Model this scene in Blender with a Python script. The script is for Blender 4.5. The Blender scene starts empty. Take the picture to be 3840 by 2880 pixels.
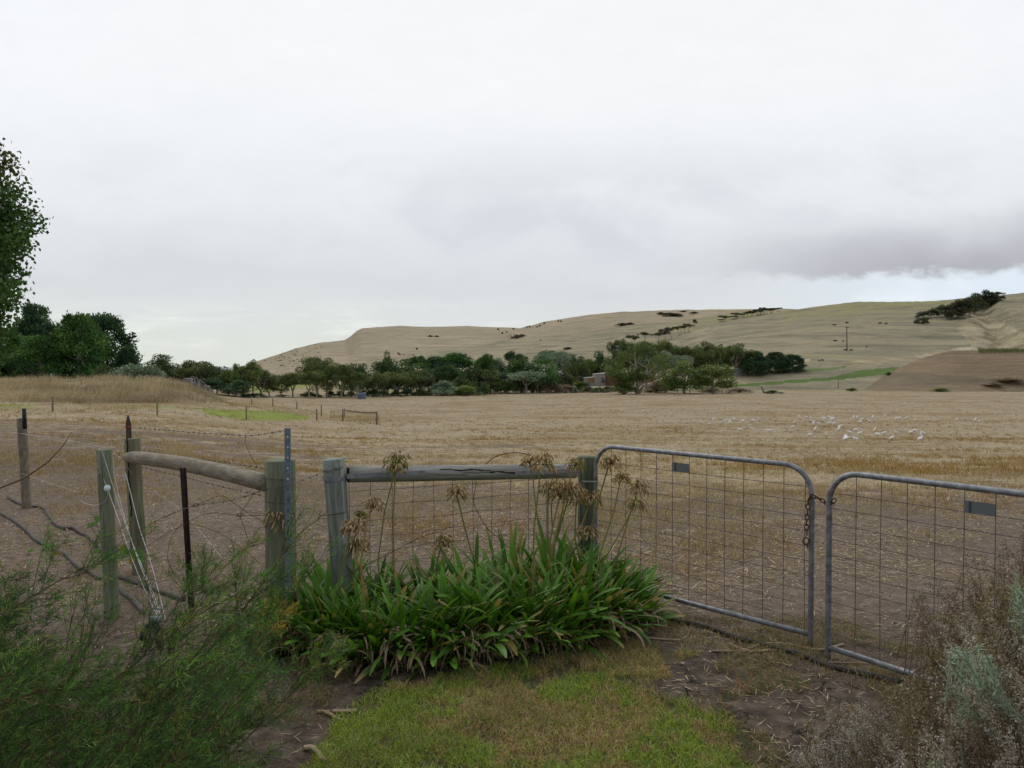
import bpy, math, random
import numpy as np
from mathutils import Vector, Matrix
R = math.radians
scene = bpy.context.scene
col = scene.collection
F = 768.0
PITCH = math.atan(17/768.0)
CAMH = 1.65

# ------------------------------------------------------------------ camera
cd = bpy.data.cameras.new('camera'); cam = bpy.data.objects.new('camera', cd); col.objects.link(cam)
cam.location = (0, 0, CAMH); cam.rotation_euler = (math.pi/2 - PITCH, 0, 0)
cd.sensor_width = 36; cd.lens = 27; cd.clip_start = 0.05; cd.clip_end = 80000
scene.camera = cam
scene.render.resolution_x = 1024; scene.render.resolution_y = 768
scene.view_settings.view_transform = 'Standard'; scene.view_settings.look = 'None'
scene.view_settings.exposure = 0.0; scene.view_settings.gamma = 1.0

scene.cycles.max_bounces = 5; scene.cycles.diffuse_bounces = 3; scene.cycles.transmission_bounces = 3; scene.cycles.glossy_bounces = 2
# ------------------------------------------------------------------ node helper
class NT:
    def __init__(s, tree): s.t = tree; s.n = tree.nodes; s.l = tree.links
    def new(s, typ, **kw):
        n = s.n.new(typ)
        for k, v in kw.items(): setattr(n, k, v)
        return n
    def put(s, sock, v):
        if v is None: return
        if isinstance(v, bpy.types.NodeSocket): s.l.new(v, sock)
        else:
            if isinstance(v, (tuple, list)) and sock.type == 'RGBA' and len(v) == 3: v = (*v, 1)
            sock.default_value = v
    def m(s, op, a, b=None, c=None, clamp=False):
        n = s.new('ShaderNodeMath', operation=op, use_clamp=clamp)
        for i, v in enumerate((a, b, c)): s.put(n.inputs[i], v)
        return n.outputs[0]
    def mix(s, f, a, b, mode='MIX'):
        n = s.new('ShaderNodeMix', data_type='RGBA', blend_type=mode)
        s.put(n.inputs[0], f); s.put(n.inputs[6], a); s.put(n.inputs[7], b)
        return n.outputs[2]
    def rng(s, v, a, b, c=0.0, d=1.0, smooth=True):
        n = s.new('ShaderNodeMapRange', interpolation_type='SMOOTHSTEP' if smooth else 'LINEAR')
        for i, x in enumerate((v, a, b, c, d)): s.put(n.inputs[i], x)
        return n.outputs[0]
    def noise(s, vec, scale, detail=4, rough=.55, dist=0.0, out=0):
        n = s.new('ShaderNodeTexNoise'); s.put(n.inputs['Vector'], vec)
        n.inputs['Scale'].default_value = scale; n.inputs['Detail'].default_value = detail
        n.inputs['Roughness'].default_value = rough; n.inputs['Distortion'].default_value = dist
        return n.outputs[out]
    def scalev(s, vec, sc):
        n = s.new('ShaderNodeVectorMath', operation='MULTIPLY'); s.put(n.inputs[0], vec); n.inputs[1].default_value = sc
        return n.outputs[0]
    def ramp(s, v, stops):
        n = s.new('ShaderNodeValToRGB'); s.put(n.inputs[0], v)
        e = n.color_ramp.elements
        while len(e) < len(stops): e.new(.5)
        for i, (p, c) in enumerate(stops):
            e[i].position = p; e[i].color = (*c, 1) if len(c) == 3 else c
        return n.outputs[0]

# ------------------------------------------------------------------ world: overcast sky
SUN_EL, SUN_AZ = R(48), R(-20)      # sun behind the cloud, ahead and slightly left
w = bpy.data.worlds.new('World'); scene.world = w; w.use_nodes = True
T = NT(w.node_tree); T.n.clear()
out = T.new('ShaderNodeOutputWorld')
sky = T.new('ShaderNodeTexSky'); sky.sky_type = 'NISHITA'; sky.sun_disc = False
sky.sun_elevation = SUN_EL; sky.sun_rotation = SUN_AZ
bg1 = T.new('ShaderNodeBackground'); T.put(bg1.inputs[0], sky.outputs[0]); bg1.inputs[1].default_value = 0.1
tc = T.new('ShaderNodeTexCoord'); sep = T.new('ShaderNodeSeparateXYZ'); T.l.new(tc.outputs['Generated'], sep.inputs[0])
X, Y, Z = sep.outputs
yy = T.m('MAXIMUM', Y, 0.12)
u = T.m('DIVIDE', X, yy); e = T.m('DIVIDE', Z, yy)
comb = T.new('ShaderNodeCombineXYZ'); T.put(comb.inputs[0], u); T.put(comb.inputs[1], T.m('MULTIPLY', e, 2.0)); T.put(comb.inputs[2], 0.3)
P = comb.outputs[0]
n1 = T.noise(P, 2.1, 3, .5); n2 = T.noise(P, 6.0, 4, .55, .4); n3 = T.noise(P, 18, 5, .6, .3)
wob = T.m('ADD', T.m('MULTIPLY', T.m('SUBTRACT', n1, .5), .20), T.m('MULTIPLY', T.m('SUBTRACT', n2, .5), .07))
ew = T.m('ADD', e, wob)
base = T.ramp(T.m('MULTIPLY', ew, 1.6), [(0.0, (.66, .70, .66)), (.07, (.66, .69, .69)), (.17, (.64, .66, .69)), (.32, (.745, .77, .80)),
                                        (.46, (.80, .825, .85)), (.62, (.86, .875, .89)), (1.0, (.86, .885, .905))])
# brighter area high in the middle, bluish-grey lower left, soft grey patches in the middle
cu = T.m('SUBTRACT', u, .05); br = T.m('SUBTRACT', 1.0, T.m('MULTIPLY', T.m('MULTIPLY', cu, cu), 2.2), clamp=True)
bright = T.m('MULTIPLY', br, T.rng(e, .12, .5))
base = T.mix(T.m('MULTIPLY', bright, .75), base, (.865, .875, .88))
patch = T.rng(T.m('ADD', T.m('MULTIPLY', n1, .62), T.m('MULTIPLY', n2, .38)), .47, .64)
patch = T.m('MULTIPLY', patch, T.m('MULTIPLY', T.rng(e, .08, .16), T.rng(e, .34, .18)))
base = T.mix(T.m('MULTIPLY', patch, .65), base, (.58, .60, .645))
fine = T.m('ADD', .97, T.m('MULTIPLY', T.m('SUBTRACT', n3, .5), .07))
# low cream streaks left
st = T.m('MULTIPLY', T.m('MULTIPLY', T.rng(e, .012, .04), T.rng(e, .095, .05)), T.m('MULTIPLY', T.rng(u, .1, -.15), T.rng(T.noise(T.scalev(P, (1, 3, 1)), 7.0, 5, .6, .5), .47, .66)))
base = T.mix(T.m('MULTIPLY', st, .7), base, (.80, .83, .78))
# right dark cloud band with a crisp lower edge and bright strip under it
edge = T.m('ADD', T.m('ADD', .112, T.m('MULTIPLY', u, .012)), T.m('MULTIPLY', T.m('SUBTRACT', n3, .5), .05))
edge = T.m('SUBTRACT', edge, T.m('MULTIPLY', T.rng(u, .62, .9), -.03))
above = T.rng(T.m('SUBTRACT', e, edge), -.008, .010)
side = T.rng(T.m('ADD', u, T.m('MULTIPLY', wob, .8)), .14, .52)
topf = T.rng(T.m('ADD', e, T.m('MULTIPLY', wob, .9)), .215, .10)
dk = T.m('MULTIPLY', T.m('MULTIPLY', above, side), topf)
base = T.mix(T.m('MULTIPLY', dk, .95), base, (.41, .415, .45))
below = T.m('MULTIPLY', T.m('SUBTRACT', 1.0, above), T.rng(u, .22, .60))
base = T.mix(T.m('MULTIPLY', below, .9), base, T.mix(T.rng(n2, .40, .66), (.70, .78, .87), (.83, .89, .94)))
vm = T.new('ShaderNodeVectorMath', operation='SCALE'); T.put(vm.inputs[0], base); T.put(vm.inputs['Scale'], fine)
# sky behind the viewer and overhead, unseen, darkened to dim the foreground
back = T.rng(Y, .25, -.35)
cl = T.mix(back, vm.outputs[0], (.34, .36, .40))
cl = T.mix(T.rng(Z, .65, .95, 0, .35), cl, (.60, .62, .66))
bg2 = T.new('ShaderNodeBackground'); T.put(bg2.inputs[0], cl); bg2.inputs[1].default_value = 1.12
mx = T.new('ShaderNodeMixShader'); mx.inputs[0].default_value = 0.96
T.l.new(bg1.outputs[0], mx.inputs[1]); T.l.new(bg2.outputs[0], mx.inputs[2]); T.l.new(mx.outputs[0], out.inputs[0])

sl = bpy.data.lights.new('sun', 'SUN'); so = bpy.data.objects.new('sun', sl); col.objects.link(so)
sl.energy = 0.55; sl.angle = R(16); sl.color = (1, .96, .9)
sd = Vector((math.sin(SUN_AZ)*math.cos(SUN_EL), math.cos(SUN_AZ)*math.cos(SUN_EL), math.sin(SUN_EL)))
so.rotation_euler = sd.to_track_quat('Z', 'Y').to_euler()

# ------------------------------------------------------------------ helpers
def tag(o, label=None, cat=None, group=None, kind=None):
    if label: o['label'] = label
    if cat: o['category'] = cat
    if group: o['group'] = group
    if kind: o['kind'] = kind
    return o
def thing(name, label, cat, loc=(0, 0, 0), group=None):
    o = bpy.data.objects.new(name, None); o.empty_display_size = .1; col.objects.link(o); o.location = loc
    return tag(o, label, cat, group)
def wloc(o):
    v = Vector((0, 0, 0))
    while o is not None: v = v + o.location; o = o.parent
    return v
def build(name, V, faces, mat, parent=None, loc=None, attrs=None, smooth=False):
    """V (n,3) world coords; faces: list of int arrays (m,k); loc = origin of a top-level mesh"""
    V = np.asarray(V, dtype=np.float64).reshape(-1, 3)
    me = bpy.data.meshes.new(name)
    o = bpy.data.objects.new(name, me); col.objects.link(o)
    if parent is not None: o.parent = parent; off = wloc(parent)
    elif loc is not None: o.location = loc; off = Vector(loc)
    else: off = Vector((0, 0, 0))
    V = V - np.array(off)
    if isinstance(faces, np.ndarray): faces = [faces]
    faces = [np.asarray(f, dtype=np.int32) for f in faces if len(f)]
    me.vertices.add(len(V)); me.vertices.foreach_set('co', V.ravel().astype(np.float32))
    nl = sum(f.size for f in faces); npoly = sum(len(f) for f in faces)
    me.loops.add(nl); me.loops.foreach_set('vertex_index', np.concatenate([f.ravel() for f in faces]))
    tot = np.concatenate([np.full(len(f), f.shape[1], dtype=np.int32) for f in faces])
    start = np.concatenate([[0], np.cumsum(tot)[:-1]]).astype(np.int32)
    me.polygons.add(npoly); me.polygons.foreach_set('loop_start', start)
    me.polygons.foreach_set('use_smooth', np.full(npoly, bool(smooth), dtype=bool))
    me.update(calc_edges=True)
    for k, a in (attrs or {}).items():
        a = np.asarray(a, dtype=np.float32)
        if a.ndim == 2 and a.shape[1] == 3 and k == 'uvw':
            at = me.attributes.new(k, 'FLOAT_VECTOR', 'POINT'); at.data.foreach_set('vector', a.ravel())
        elif a.ndim == 2:
            if a.shape[1] == 3: a = np.concatenate([a, np.ones((len(a), 1), dtype=np.float32)], 1)
            at = me.attributes.new(k, 'FLOAT_COLOR', 'POINT'); at.data.foreach_set('color', a.ravel())
        else:
            at = me.attributes.new(k, 'FLOAT', 'POINT'); at.data.foreach_set('value', a)
    if mat: me.materials.append(mat)
    return o

class G:
    """collects small shapes into one mesh"""
    def __init__(s): s.v = []; s.f = {3: [], 4: []}; s.uv = []; s.c = []; s.n = 0
    def add(s, V, faces, uv=None, c=None):
        V = np.asarray(V, float); s.v.append(V)
        for f in faces:
            f = np.asarray(f, dtype=np.int64)
            if len(f): s.f.setdefault(f.shape[1], []).append(f + s.n)
        s.uv.append(V.copy() if uv is None else np.asarray(uv, float))
        s.c.append(np.tile(np.array(c if c is not None else (1, 1, 1), float), (len(V), 1)) if c is None or np.ndim(c) == 1 else np.asarray(c, float))
        s.n += len(V)
        return s
    def tube(s, pts, rad, n=8, cap=True, c=None, seam=0.0):
        pts = np.asarray(pts, float); m = len(pts)
        rad = np.full(m, rad, float) if np.ndim(rad) == 0 else np.asarray(rad, float)
        tan = np.gradient(pts, axis=0); tan /= np.linalg.norm(tan, axis=1)[:, None] + 1e-12
        up = np.array([0, 0, 1.]) if abs(tan[0][2]) < .9 else np.array([0, 1., 0])
        a = np.cross(tan[0], up); a /= np.linalg.norm(a)
        V = []; U = []; L = 0
        for i in range(m):
            a = a - tan[i]*np.dot(a, tan[i]); a /= np.linalg.norm(a) + 1e-12
            b = np.cross(tan[i], a)
            if i: L += np.linalg.norm(pts[i]-pts[i-1])
            th = np.arange(n)/n*2*math.pi + seam
            V.append(pts[i] + rad[i]*(np.cos(th)[:, None]*a + np.sin(th)[:, None]*b))
            U.append(np.stack([np.cos(th)*rad[i], np.sin(th)*rad[i], np.full(n, L)], 1))
        V = np.concatenate(V); U = np.concatenate(U)
        i, j = np.meshgrid(np.arange(m-1), np.arange(n), indexing='ij')
        q = np.stack([i*n+j, i*n+(j+1) % n, (i+1)*n+(j+1) % n, (i+1)*n+j], -1).reshape(-1, 4)
        fs = [q]
        if cap:
            k = len(V)
            V = np.concatenate([V, pts[:1], pts[-1:]]); U = np.concatenate([U, [[0, 0, -.002]], [[0, 0, L+.002]]])
            j = np.arange(n); jj = (j+1) % n
            fs.append(np.stack([jj, j, np.full(n, k)], 1)); fs.append(np.stack([(m-1)*n+j, (m-1)*n+jj, np.full(n, k+1)], 1))
        return s.add(V, fs, U, c)
    def box(s, c0, size, ax=None, c=None):
        ax = np.eye(3) if ax is None else np.asarray(ax, float)
        h = np.array(size, float)/2
        L = np.array([[x, y, z] for x in (-1, 1) for y in (-1, 1) for z in (-1, 1)], float)*h
        f = np.array([[0, 1, 3, 2], [4, 6, 7, 5], [0, 4, 5, 1], [2, 3, 7, 6], [0, 2, 6, 4], [1, 5, 7, 3]])
        return s.add(L @ ax + np.array(c0, float), [f], L, c)
    def blob(s, cen, r, n=10, m=6, c=None, squash=(1, 1, 1)):
        th = np.linspace(0, math.pi, m+1)[1:-1]; ph = np.arange(n)/n*2*math.pi
        V = [[math.sin(t)*math.cos(p), math.sin(t)*math.sin(p), math.cos(t)] for t in th for p in ph] + [[0, 0, 1], [0, 0, -1]]
        V = np.array(V)*r*np.array(squash) + np.array(cen, float)
        i, j = np.meshgrid(np.arange(m-2), np.arange(n), indexing='ij')
        q = np.stack([i*n+j, (i+1)*n+j, (i+1)*n+(j+1) % n, i*n+(j+1) % n], -1).reshape(-1, 4)
        j = np.arange(n); jj = (j+1) % n; k = (m-1)*n
        return s.add(V, [q, np.stack([j, jj, np.full(n, k)], 1), np.stack([(m-2)*n+jj, (m-2)*n+j, np.full(n, k+1)], 1)], None, c)
    def make(s, name, mat, parent=None, loc=None, smooth=True):
        return build(name, np.concatenate(s.v), [np.concatenate(x) for x in s.f.values() if x], mat, parent, loc,
                     {'uvw': np.concatenate(s.uv), 'col': np.concatenate(s.c)}, smooth)

def merge_np(parts):
    """parts: list of (V, [faces], colours)"""
    V = []; Fd = {}; C = []; n = 0
    for v, fs, c in parts:
        V.append(v); C.append(c)
        for f in fs: Fd.setdefault(f.shape[1], []).append(f+n)
        n += len(v)
    return np.concatenate(V), [np.concatenate(x) for x in Fd.values()], np.concatenate(C)

rs = np.random.RandomState(7)
def unit(v): return v/(np.linalg.norm(v, axis=-1, keepdims=True)+1e-12)
def rdir(n, rs=rs): return unit(rs.normal(size=(n, 3)))
def leaf_quads(P, D, S, L, W, C, fold=.0):
    """diamond leaves: base P, direction D, side S (any), length L, width W, colour C (n,3)"""
    n = len(P); D = unit(D); S = unit(np.cross(D, S)); N = np.cross(D, S)
    L = np.broadcast_to(np.asarray(L, float), (n,))[:, None]; W = np.broadcast_to(np.asarray(W, float), (n,))[:, None]
    V = np.stack([P, P+D*L*.5+S*W*.5+N*fold*L, P+D*L, P+D*L*.5-S*W*.5+N*fold*L], 1).reshape(-1, 3)
    return V, [np.arange(4*n).reshape(n, 4)], np.repeat(C, 4, axis=0)
def blades(P, D, S, L, W, C, bend=.3, tipc=None):
    """grass blades, 5 verts: quad + triangle; bends outward along horizontal part of D"""
    n = len(P); D = unit(D); S = unit(S)
    L = np.broadcast_to(np.asarray(L, float), (n,))[:, None]; W = np.broadcast_to(np.asarray(W, float), (n,))[:, None]
    bend = np.broadcast_to(np.asarray(bend, float), (n,))[:, None]
    H = D*np.array([1, 1, 0]); H = H/(np.linalg.norm(H, axis=1, keepdims=True)+1e-6)
    mid = P+D*L*.55; tip = P + D*L*(1-.25*bend) + H*L*bend - np.array([0, 0, 1.])*L*bend*.35
    V = np.stack([P-S*W*.5, P+S*W*.5, mid+S*W*.4, mid-S*W*.4, tip], 1).reshape(-1, 3)
    b = np.arange(n)[:, None]*5
    C2 = np.repeat(C, 5, axis=0)
    if tipc is not None: C2 = C2.reshape(n, 5, 3); C2[:, 4] = tipc; C2 = C2.reshape(-1, 3)
    return V, [b+np.array([[0, 1, 2, 3]]), b+np.array([[3, 2, 4]])], C2

def hash2(ix, iy, seed):
    h = (ix.astype(np.int64)*374761393 + iy.astype(np.int64)*668265263 + seed*1442695041) & 0x7fffffff
    h = ((h ^ (h >> 13))*1274126177) & 0x7fffffff
    return ((h ^ (h >> 16)) & 0xffff)/65535.0
def vnoise(x, y, seed=0):
    x = np.asarray(x, float); y = np.asarray(y, float)
    ix = np.floor(x); iy = np.floor(y); fx = x-ix; fy = y-iy
    fx = fx*fx*(3-2*fx); fy = fy*fy*(3-2*fy); ix = ix.astype(np.int64); iy = iy.astype(np.int64)
    a = hash2(ix, iy, seed); b = hash2(ix+1, iy, seed); c = hash2(ix, iy+1, seed); d = hash2(ix+1, iy+1, seed)
    return (a*(1-fx)+b*fx)*(1-fy)+(c*(1-fx)+d*fx)*fy
def fbm(x, y, seed=0, o=4):
    s = 0; a = .5; t = 0
    for i in range(o):
        s = s + a*vnoise(x*2**i, y*2**i, seed+i*17); t += a; a *= .5
    return s/t - .5
def smooth01(t): t = np.clip(t, 0, 1); return t*t*(3-2*t)

# pixel helpers: everything below is measured in the 1024x768 frame
def ray(px, py):
    a = (px-512)/F; b = (384-py)/F; c, s = math.cos(PITCH), math.sin(PITCH)
    return np.array([a, c + b*s, -s + b*c])
def at(px, py, d):
    """point on the pixel ray at depth y = d"""
    r = ray(px, py); return np.array([0, 0, CAMH]) + r*(d/r[1])
def zrow(py, d): return float(at(512, py, d)[2])
def V_(x, y): return x/2.16016, y/2.16016
ZR = {'a': (0, 1100, 2.212), 'b': (900, 1100, 2.212), 'c': (1800, 1100, 2.011), 'd': (2840, 1050, 2.212), 'e': (0, 1500, 2.011), 'f': (0, 2055, 2.011),
      'g': (900, 1600, 2.011), 'h': (1000, 2055, 2.011), 'i': (1800, 1600, 2.011), 'j': (2740, 1600, 2.011), 'k': (1900, 2055, 2.011), 'l': (2740, 2055, 2.011),
      'm': (2600, 1500, 1.784), 'n': (2100, 1350, 2.765), 'o': (400, 1700, 2.765), 'v': (0, 0, .57604)}
def Q(k, x, y):
    ox, oy, s = ZR[k]; return (ox+x/s)/3.75, (oy+y/s)/3.75

# ------------------------------------------------------------------ terrain heights
BD = [0, 8, 10, 14, 20, 30, 48, 80, 110, 200, 260, 400, 800, 3000, 60000]
BZ = [0, 0, -.10, -.38, -.88, -1.6, -2.85, -3.85, -4.35, -5.2, -5.7, -7.5, -11, -16, -16]
def base_h(x, y, noise=True):
    x = np.asarray(x, float); y = np.asarray(y, float)
    d = np.maximum(y, 0); z = np.interp(d, BD, BZ)
    px = 512+768*x/np.maximum(d, 4)
    lift = np.interp(px, [-300, 52, 157, 246, 316, 380], [1.55, 1.45, 1.1, .5, .15, 0])*np.interp(d, [10, 30, 55, 66, 80, 140, 320], [0, .5, 1, 1.7, 2.0, 1.9, .3])
    prof = np.interp(px, [-400, -60, 30, 70, 105, 140, 180, 203, 222, 240], [.5, .55, .6, .7, 1, 1.05, 1.0, .75, .35, 0])
    mound = 1.6*prof*smooth01(1-np.abs(d-79)/13.0)
    z = z + lift + mound
    if noise:
        k = np.interp(d, [5, 9, 20, 80, 300], [.0, .05, .10, .22, .4])
        z = z + fbm(x*.35, y*.35, 3)*k*1.2*np.interp(d, [0, 4, 9], [0, .25, 1])
        z = z + fbm(x*3, y*3, 9, 3)*.035*np.interp(d, [0, 3, 20, 60], [.4, 1, 1, 0])
    return z
HILLS = {
 'headland': dict(D=1500., f=700., zf=-15., seed=1, amp=4.5, pts=[(300, 830), (440, 812), (500, 797), (530, 789), (558, 780), (600, 766), (640, 752), (690, 741), (745, 735), (758, 727), (770, 716), (783, 710), (830, 707), (870, 705), (910, 707), (950, 706), (1010, 704), (1060, 707), (1115, 709), (1160, 715), (1300, 735), (1500, 770)]),
 'upper': dict(D=1220., f=600., zf=-13., seed=2, amp=5.0, pts=[(900, 830), (1000, 780), (1060, 735), (1100, 716), (1130, 708), (1180, 694), (1240, 683), (1300, 676), (1400, 671), (1500, 669.5), (1610, 668), (1690, 667.5), (1800, 672), (2000, 690), (2200, 720)]),
 'middle': dict(D=930., f=430., zf=-12., seed=3, amp=4.2, pts=[(560, 830), (660, 800), (800, 782), (900, 765), (1037, 744), (1150, 729), (1294, 712), (1380, 701), (1450, 693), (1520, 685), (1580, 677), (1620, 673), (1700, 675), (1800, 690), (2000, 720)]),
 'right': dict(D=640., f=232., zf=-7.2, seed=4, amp=2.8, pts=[(1000, 860), (1120, 830), (1180, 808), (1250, 792), (1340, 768), (1429, 741), (1506, 712), (1552, 696), (1610, 685), (1670, 677), (1760, 664), (1830, 656.5), (1960, 652.5), (2063, 648), (2165, 638), (2212, 632), (2300, 622), (2600, 600), (3200, 590), (4200, 640)]),
 'bank': dict(D=262., f=214., zf=-6.6, seed=5, amp=.35, pts=[(1740, 880), (1800, 858), (1860, 838), (1900, 816), (1940, 796), (1985, 776), (2030, 763), (2060, 757.5), (2212, 757), (2500, 757), (3000, 770), (3400, 800), (3900, 860)]),
}
for h in HILLS.values():
    h['u'] = np.array([(p[0]/2.16016-512)/768 for p in h['pts']]); h['zc'] = np.array([zrow(p[1]/2.16016, h['D']) for p in h['pts']])
def hill_h(k, x, y, noise=True):
    h = HILLS[k]; y = np.asarray(y, float); x = np.asarray(x, float)
    u = x/np.maximum(y, 1.); zc = np.interp(u, h['u'], h['zc'])
    D = h['D']; f = h['f']; t = (y-f)/(D-f)
    g = np.where(t < 1, t*(1.28-.28*t), 1-.6*(t-1)-2.2*np.maximum(t-1, 0)**2)
    g = np.clip(g, 0, None)
    z = h['zf'] + (zc-h['zf'])*g - 25*np.clip(-t, 0, 1) - 12*np.clip(t-1.25, 0, None)*(D/600.)
    if noise:
        s = D/14.
        fade = smooth01(t*3)*smooth01((1.05-t)*5+.25)
        z = z + h['amp']*fade*(fbm(x/s, y/s*.6, h['seed'])*2.2 + fbm(x/s*5, y/s*5, h['seed']+5)*.5)
        if k == 'right':   # gully cut into the slope
            px = 512+768*x/np.maximum(y, 1); gl = np.interp(y, [262, 420, 520, 600], [1012, 992, 975, 960])
            z = z - 6.0*np.exp(-((px-gl)/16)**2)*smooth01((y-290)/60)*smooth01((600-y)/120)
            z = z + 3.0*np.exp(-((px-gl)/40)**2)*fbm(x/7, y/7, 44)*smooth01((y-290)/60)*smooth01((600-y)/120)*2
    return z
def H(x, y, noise=True):
    z = base_h(x, y, noise)
    for k in HILLS:
        hz = hill_h(k, x, y, noise)
        z = np.maximum(z, np.where(np.asarray(y) > HILLS[k]['f'], hz, -99))
    return z
def ground(x, y): return float(H(np.array([x]), np.array([y]))[0])
DS = np.concatenate([np.linspace(2, 60, 600), np.geomspace(60.1, 2200, 1600)])
def hit(px, py):
    """where the pixel ray first meets the land"""
    r = ray(px, py); xs = r[0]/r[1]*DS; zs = CAMH + r[2]/r[1]*DS
    below = zs < H(xs, DS)
    i = int(np.argmax(below)) if below.any() else len(DS)-1
    return np.array([xs[i], DS[i], float(H(xs[i:i+1], DS[i:i+1])[0])])
def gpt(px, d, dz=0.0):
    x = (px-512)/F*d; return np.array([x, d, ground(x, d)+dz])
def topx(x, y, z):
    """world -> pixel (vectorised)"""
    c, s = math.cos(PITCH), math.sin(PITCH); zz = z-CAMH
    dep = y*c - zz*s; up = y*s + zz*c
    return 512+F*x/np.maximum(dep, .01), 384-F*up/np.maximum(dep, .01)
def inpoly(px, py, poly):
    px = np.asarray(px); py = np.asarray(py); r = np.zeros(px.shape, bool); n = len(poly)
    for i in range(n):
        x1, y1 = poly[i]; x2, y2 = poly[(i+1) % n]
        c = ((y1 > py) != (y2 > py)) & (px < (x2-x1)*(py-y1)/((y2-y1) or 1e-9)+x1)
        r ^= c
    return r

# ------------------------------------------------------------------ materials
def mat(name):
    m = bpy.data.materials.new(name); m.use_nodes = True; t = NT(m.node_tree)
    b = m.node_tree.nodes['Principled BSDF']; return m, t, b
def attr(t, name, out='Color'):
    n = t.new('ShaderNodeAttribute', attribute_name=name); return n.outputs[out]
def geo_pos(t):
    return t.new('ShaderNodeNewGeometry').outputs['Position']
def bump(t, b, h, strength, dist):
    n = t.new('ShaderNodeBump'); n.inputs['Strength'].default_value = strength; n.inputs['Distance'].default_value = dist
    t.put(n.inputs['Height'], h); t.l.new(n.outputs[0], b.inputs['Normal'])

def m_leaf(name, transl=.25, rough=.55, spec=.3):
    m, t, b = mat(name)
    c = attr(t, 'col'); t.put(b.inputs['Base Color'], c); b.inputs['Roughness'].default_value = rough
    b.inputs['Specular IOR Level'].default_value = spec
    if transl:
        tr = t.new('ShaderNodeBsdfTranslucent'); t.put(tr.inputs[0], t.mix(1.0, c, (1.15, 1.25, .6), 'MULTIPLY'))
        mx = t.new('ShaderNodeMixShader'); mx.inputs[0].default_value = transl
        t.l.new(b.outputs[0], mx.inputs[1]); t.l.new(tr.outputs[0], mx.inputs[2])
        o = [n for n in t.n if n.type == 'OUTPUT_MATERIAL'][0]; t.l.new(mx.outputs[0], o.inputs[0])
    return m
M = {}
M['leaf'] = m_leaf('leaf'); M['strap_leaf'] = m_leaf('strap_leaf', .22, .42, .28); M['dry'] = m_leaf('dry_plant', .2, .8, .1)
M['needle'] = m_leaf('needle', .3, .6, .2); M['stem'] = m_leaf('plant_stem', 0, .7, .2)

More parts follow.
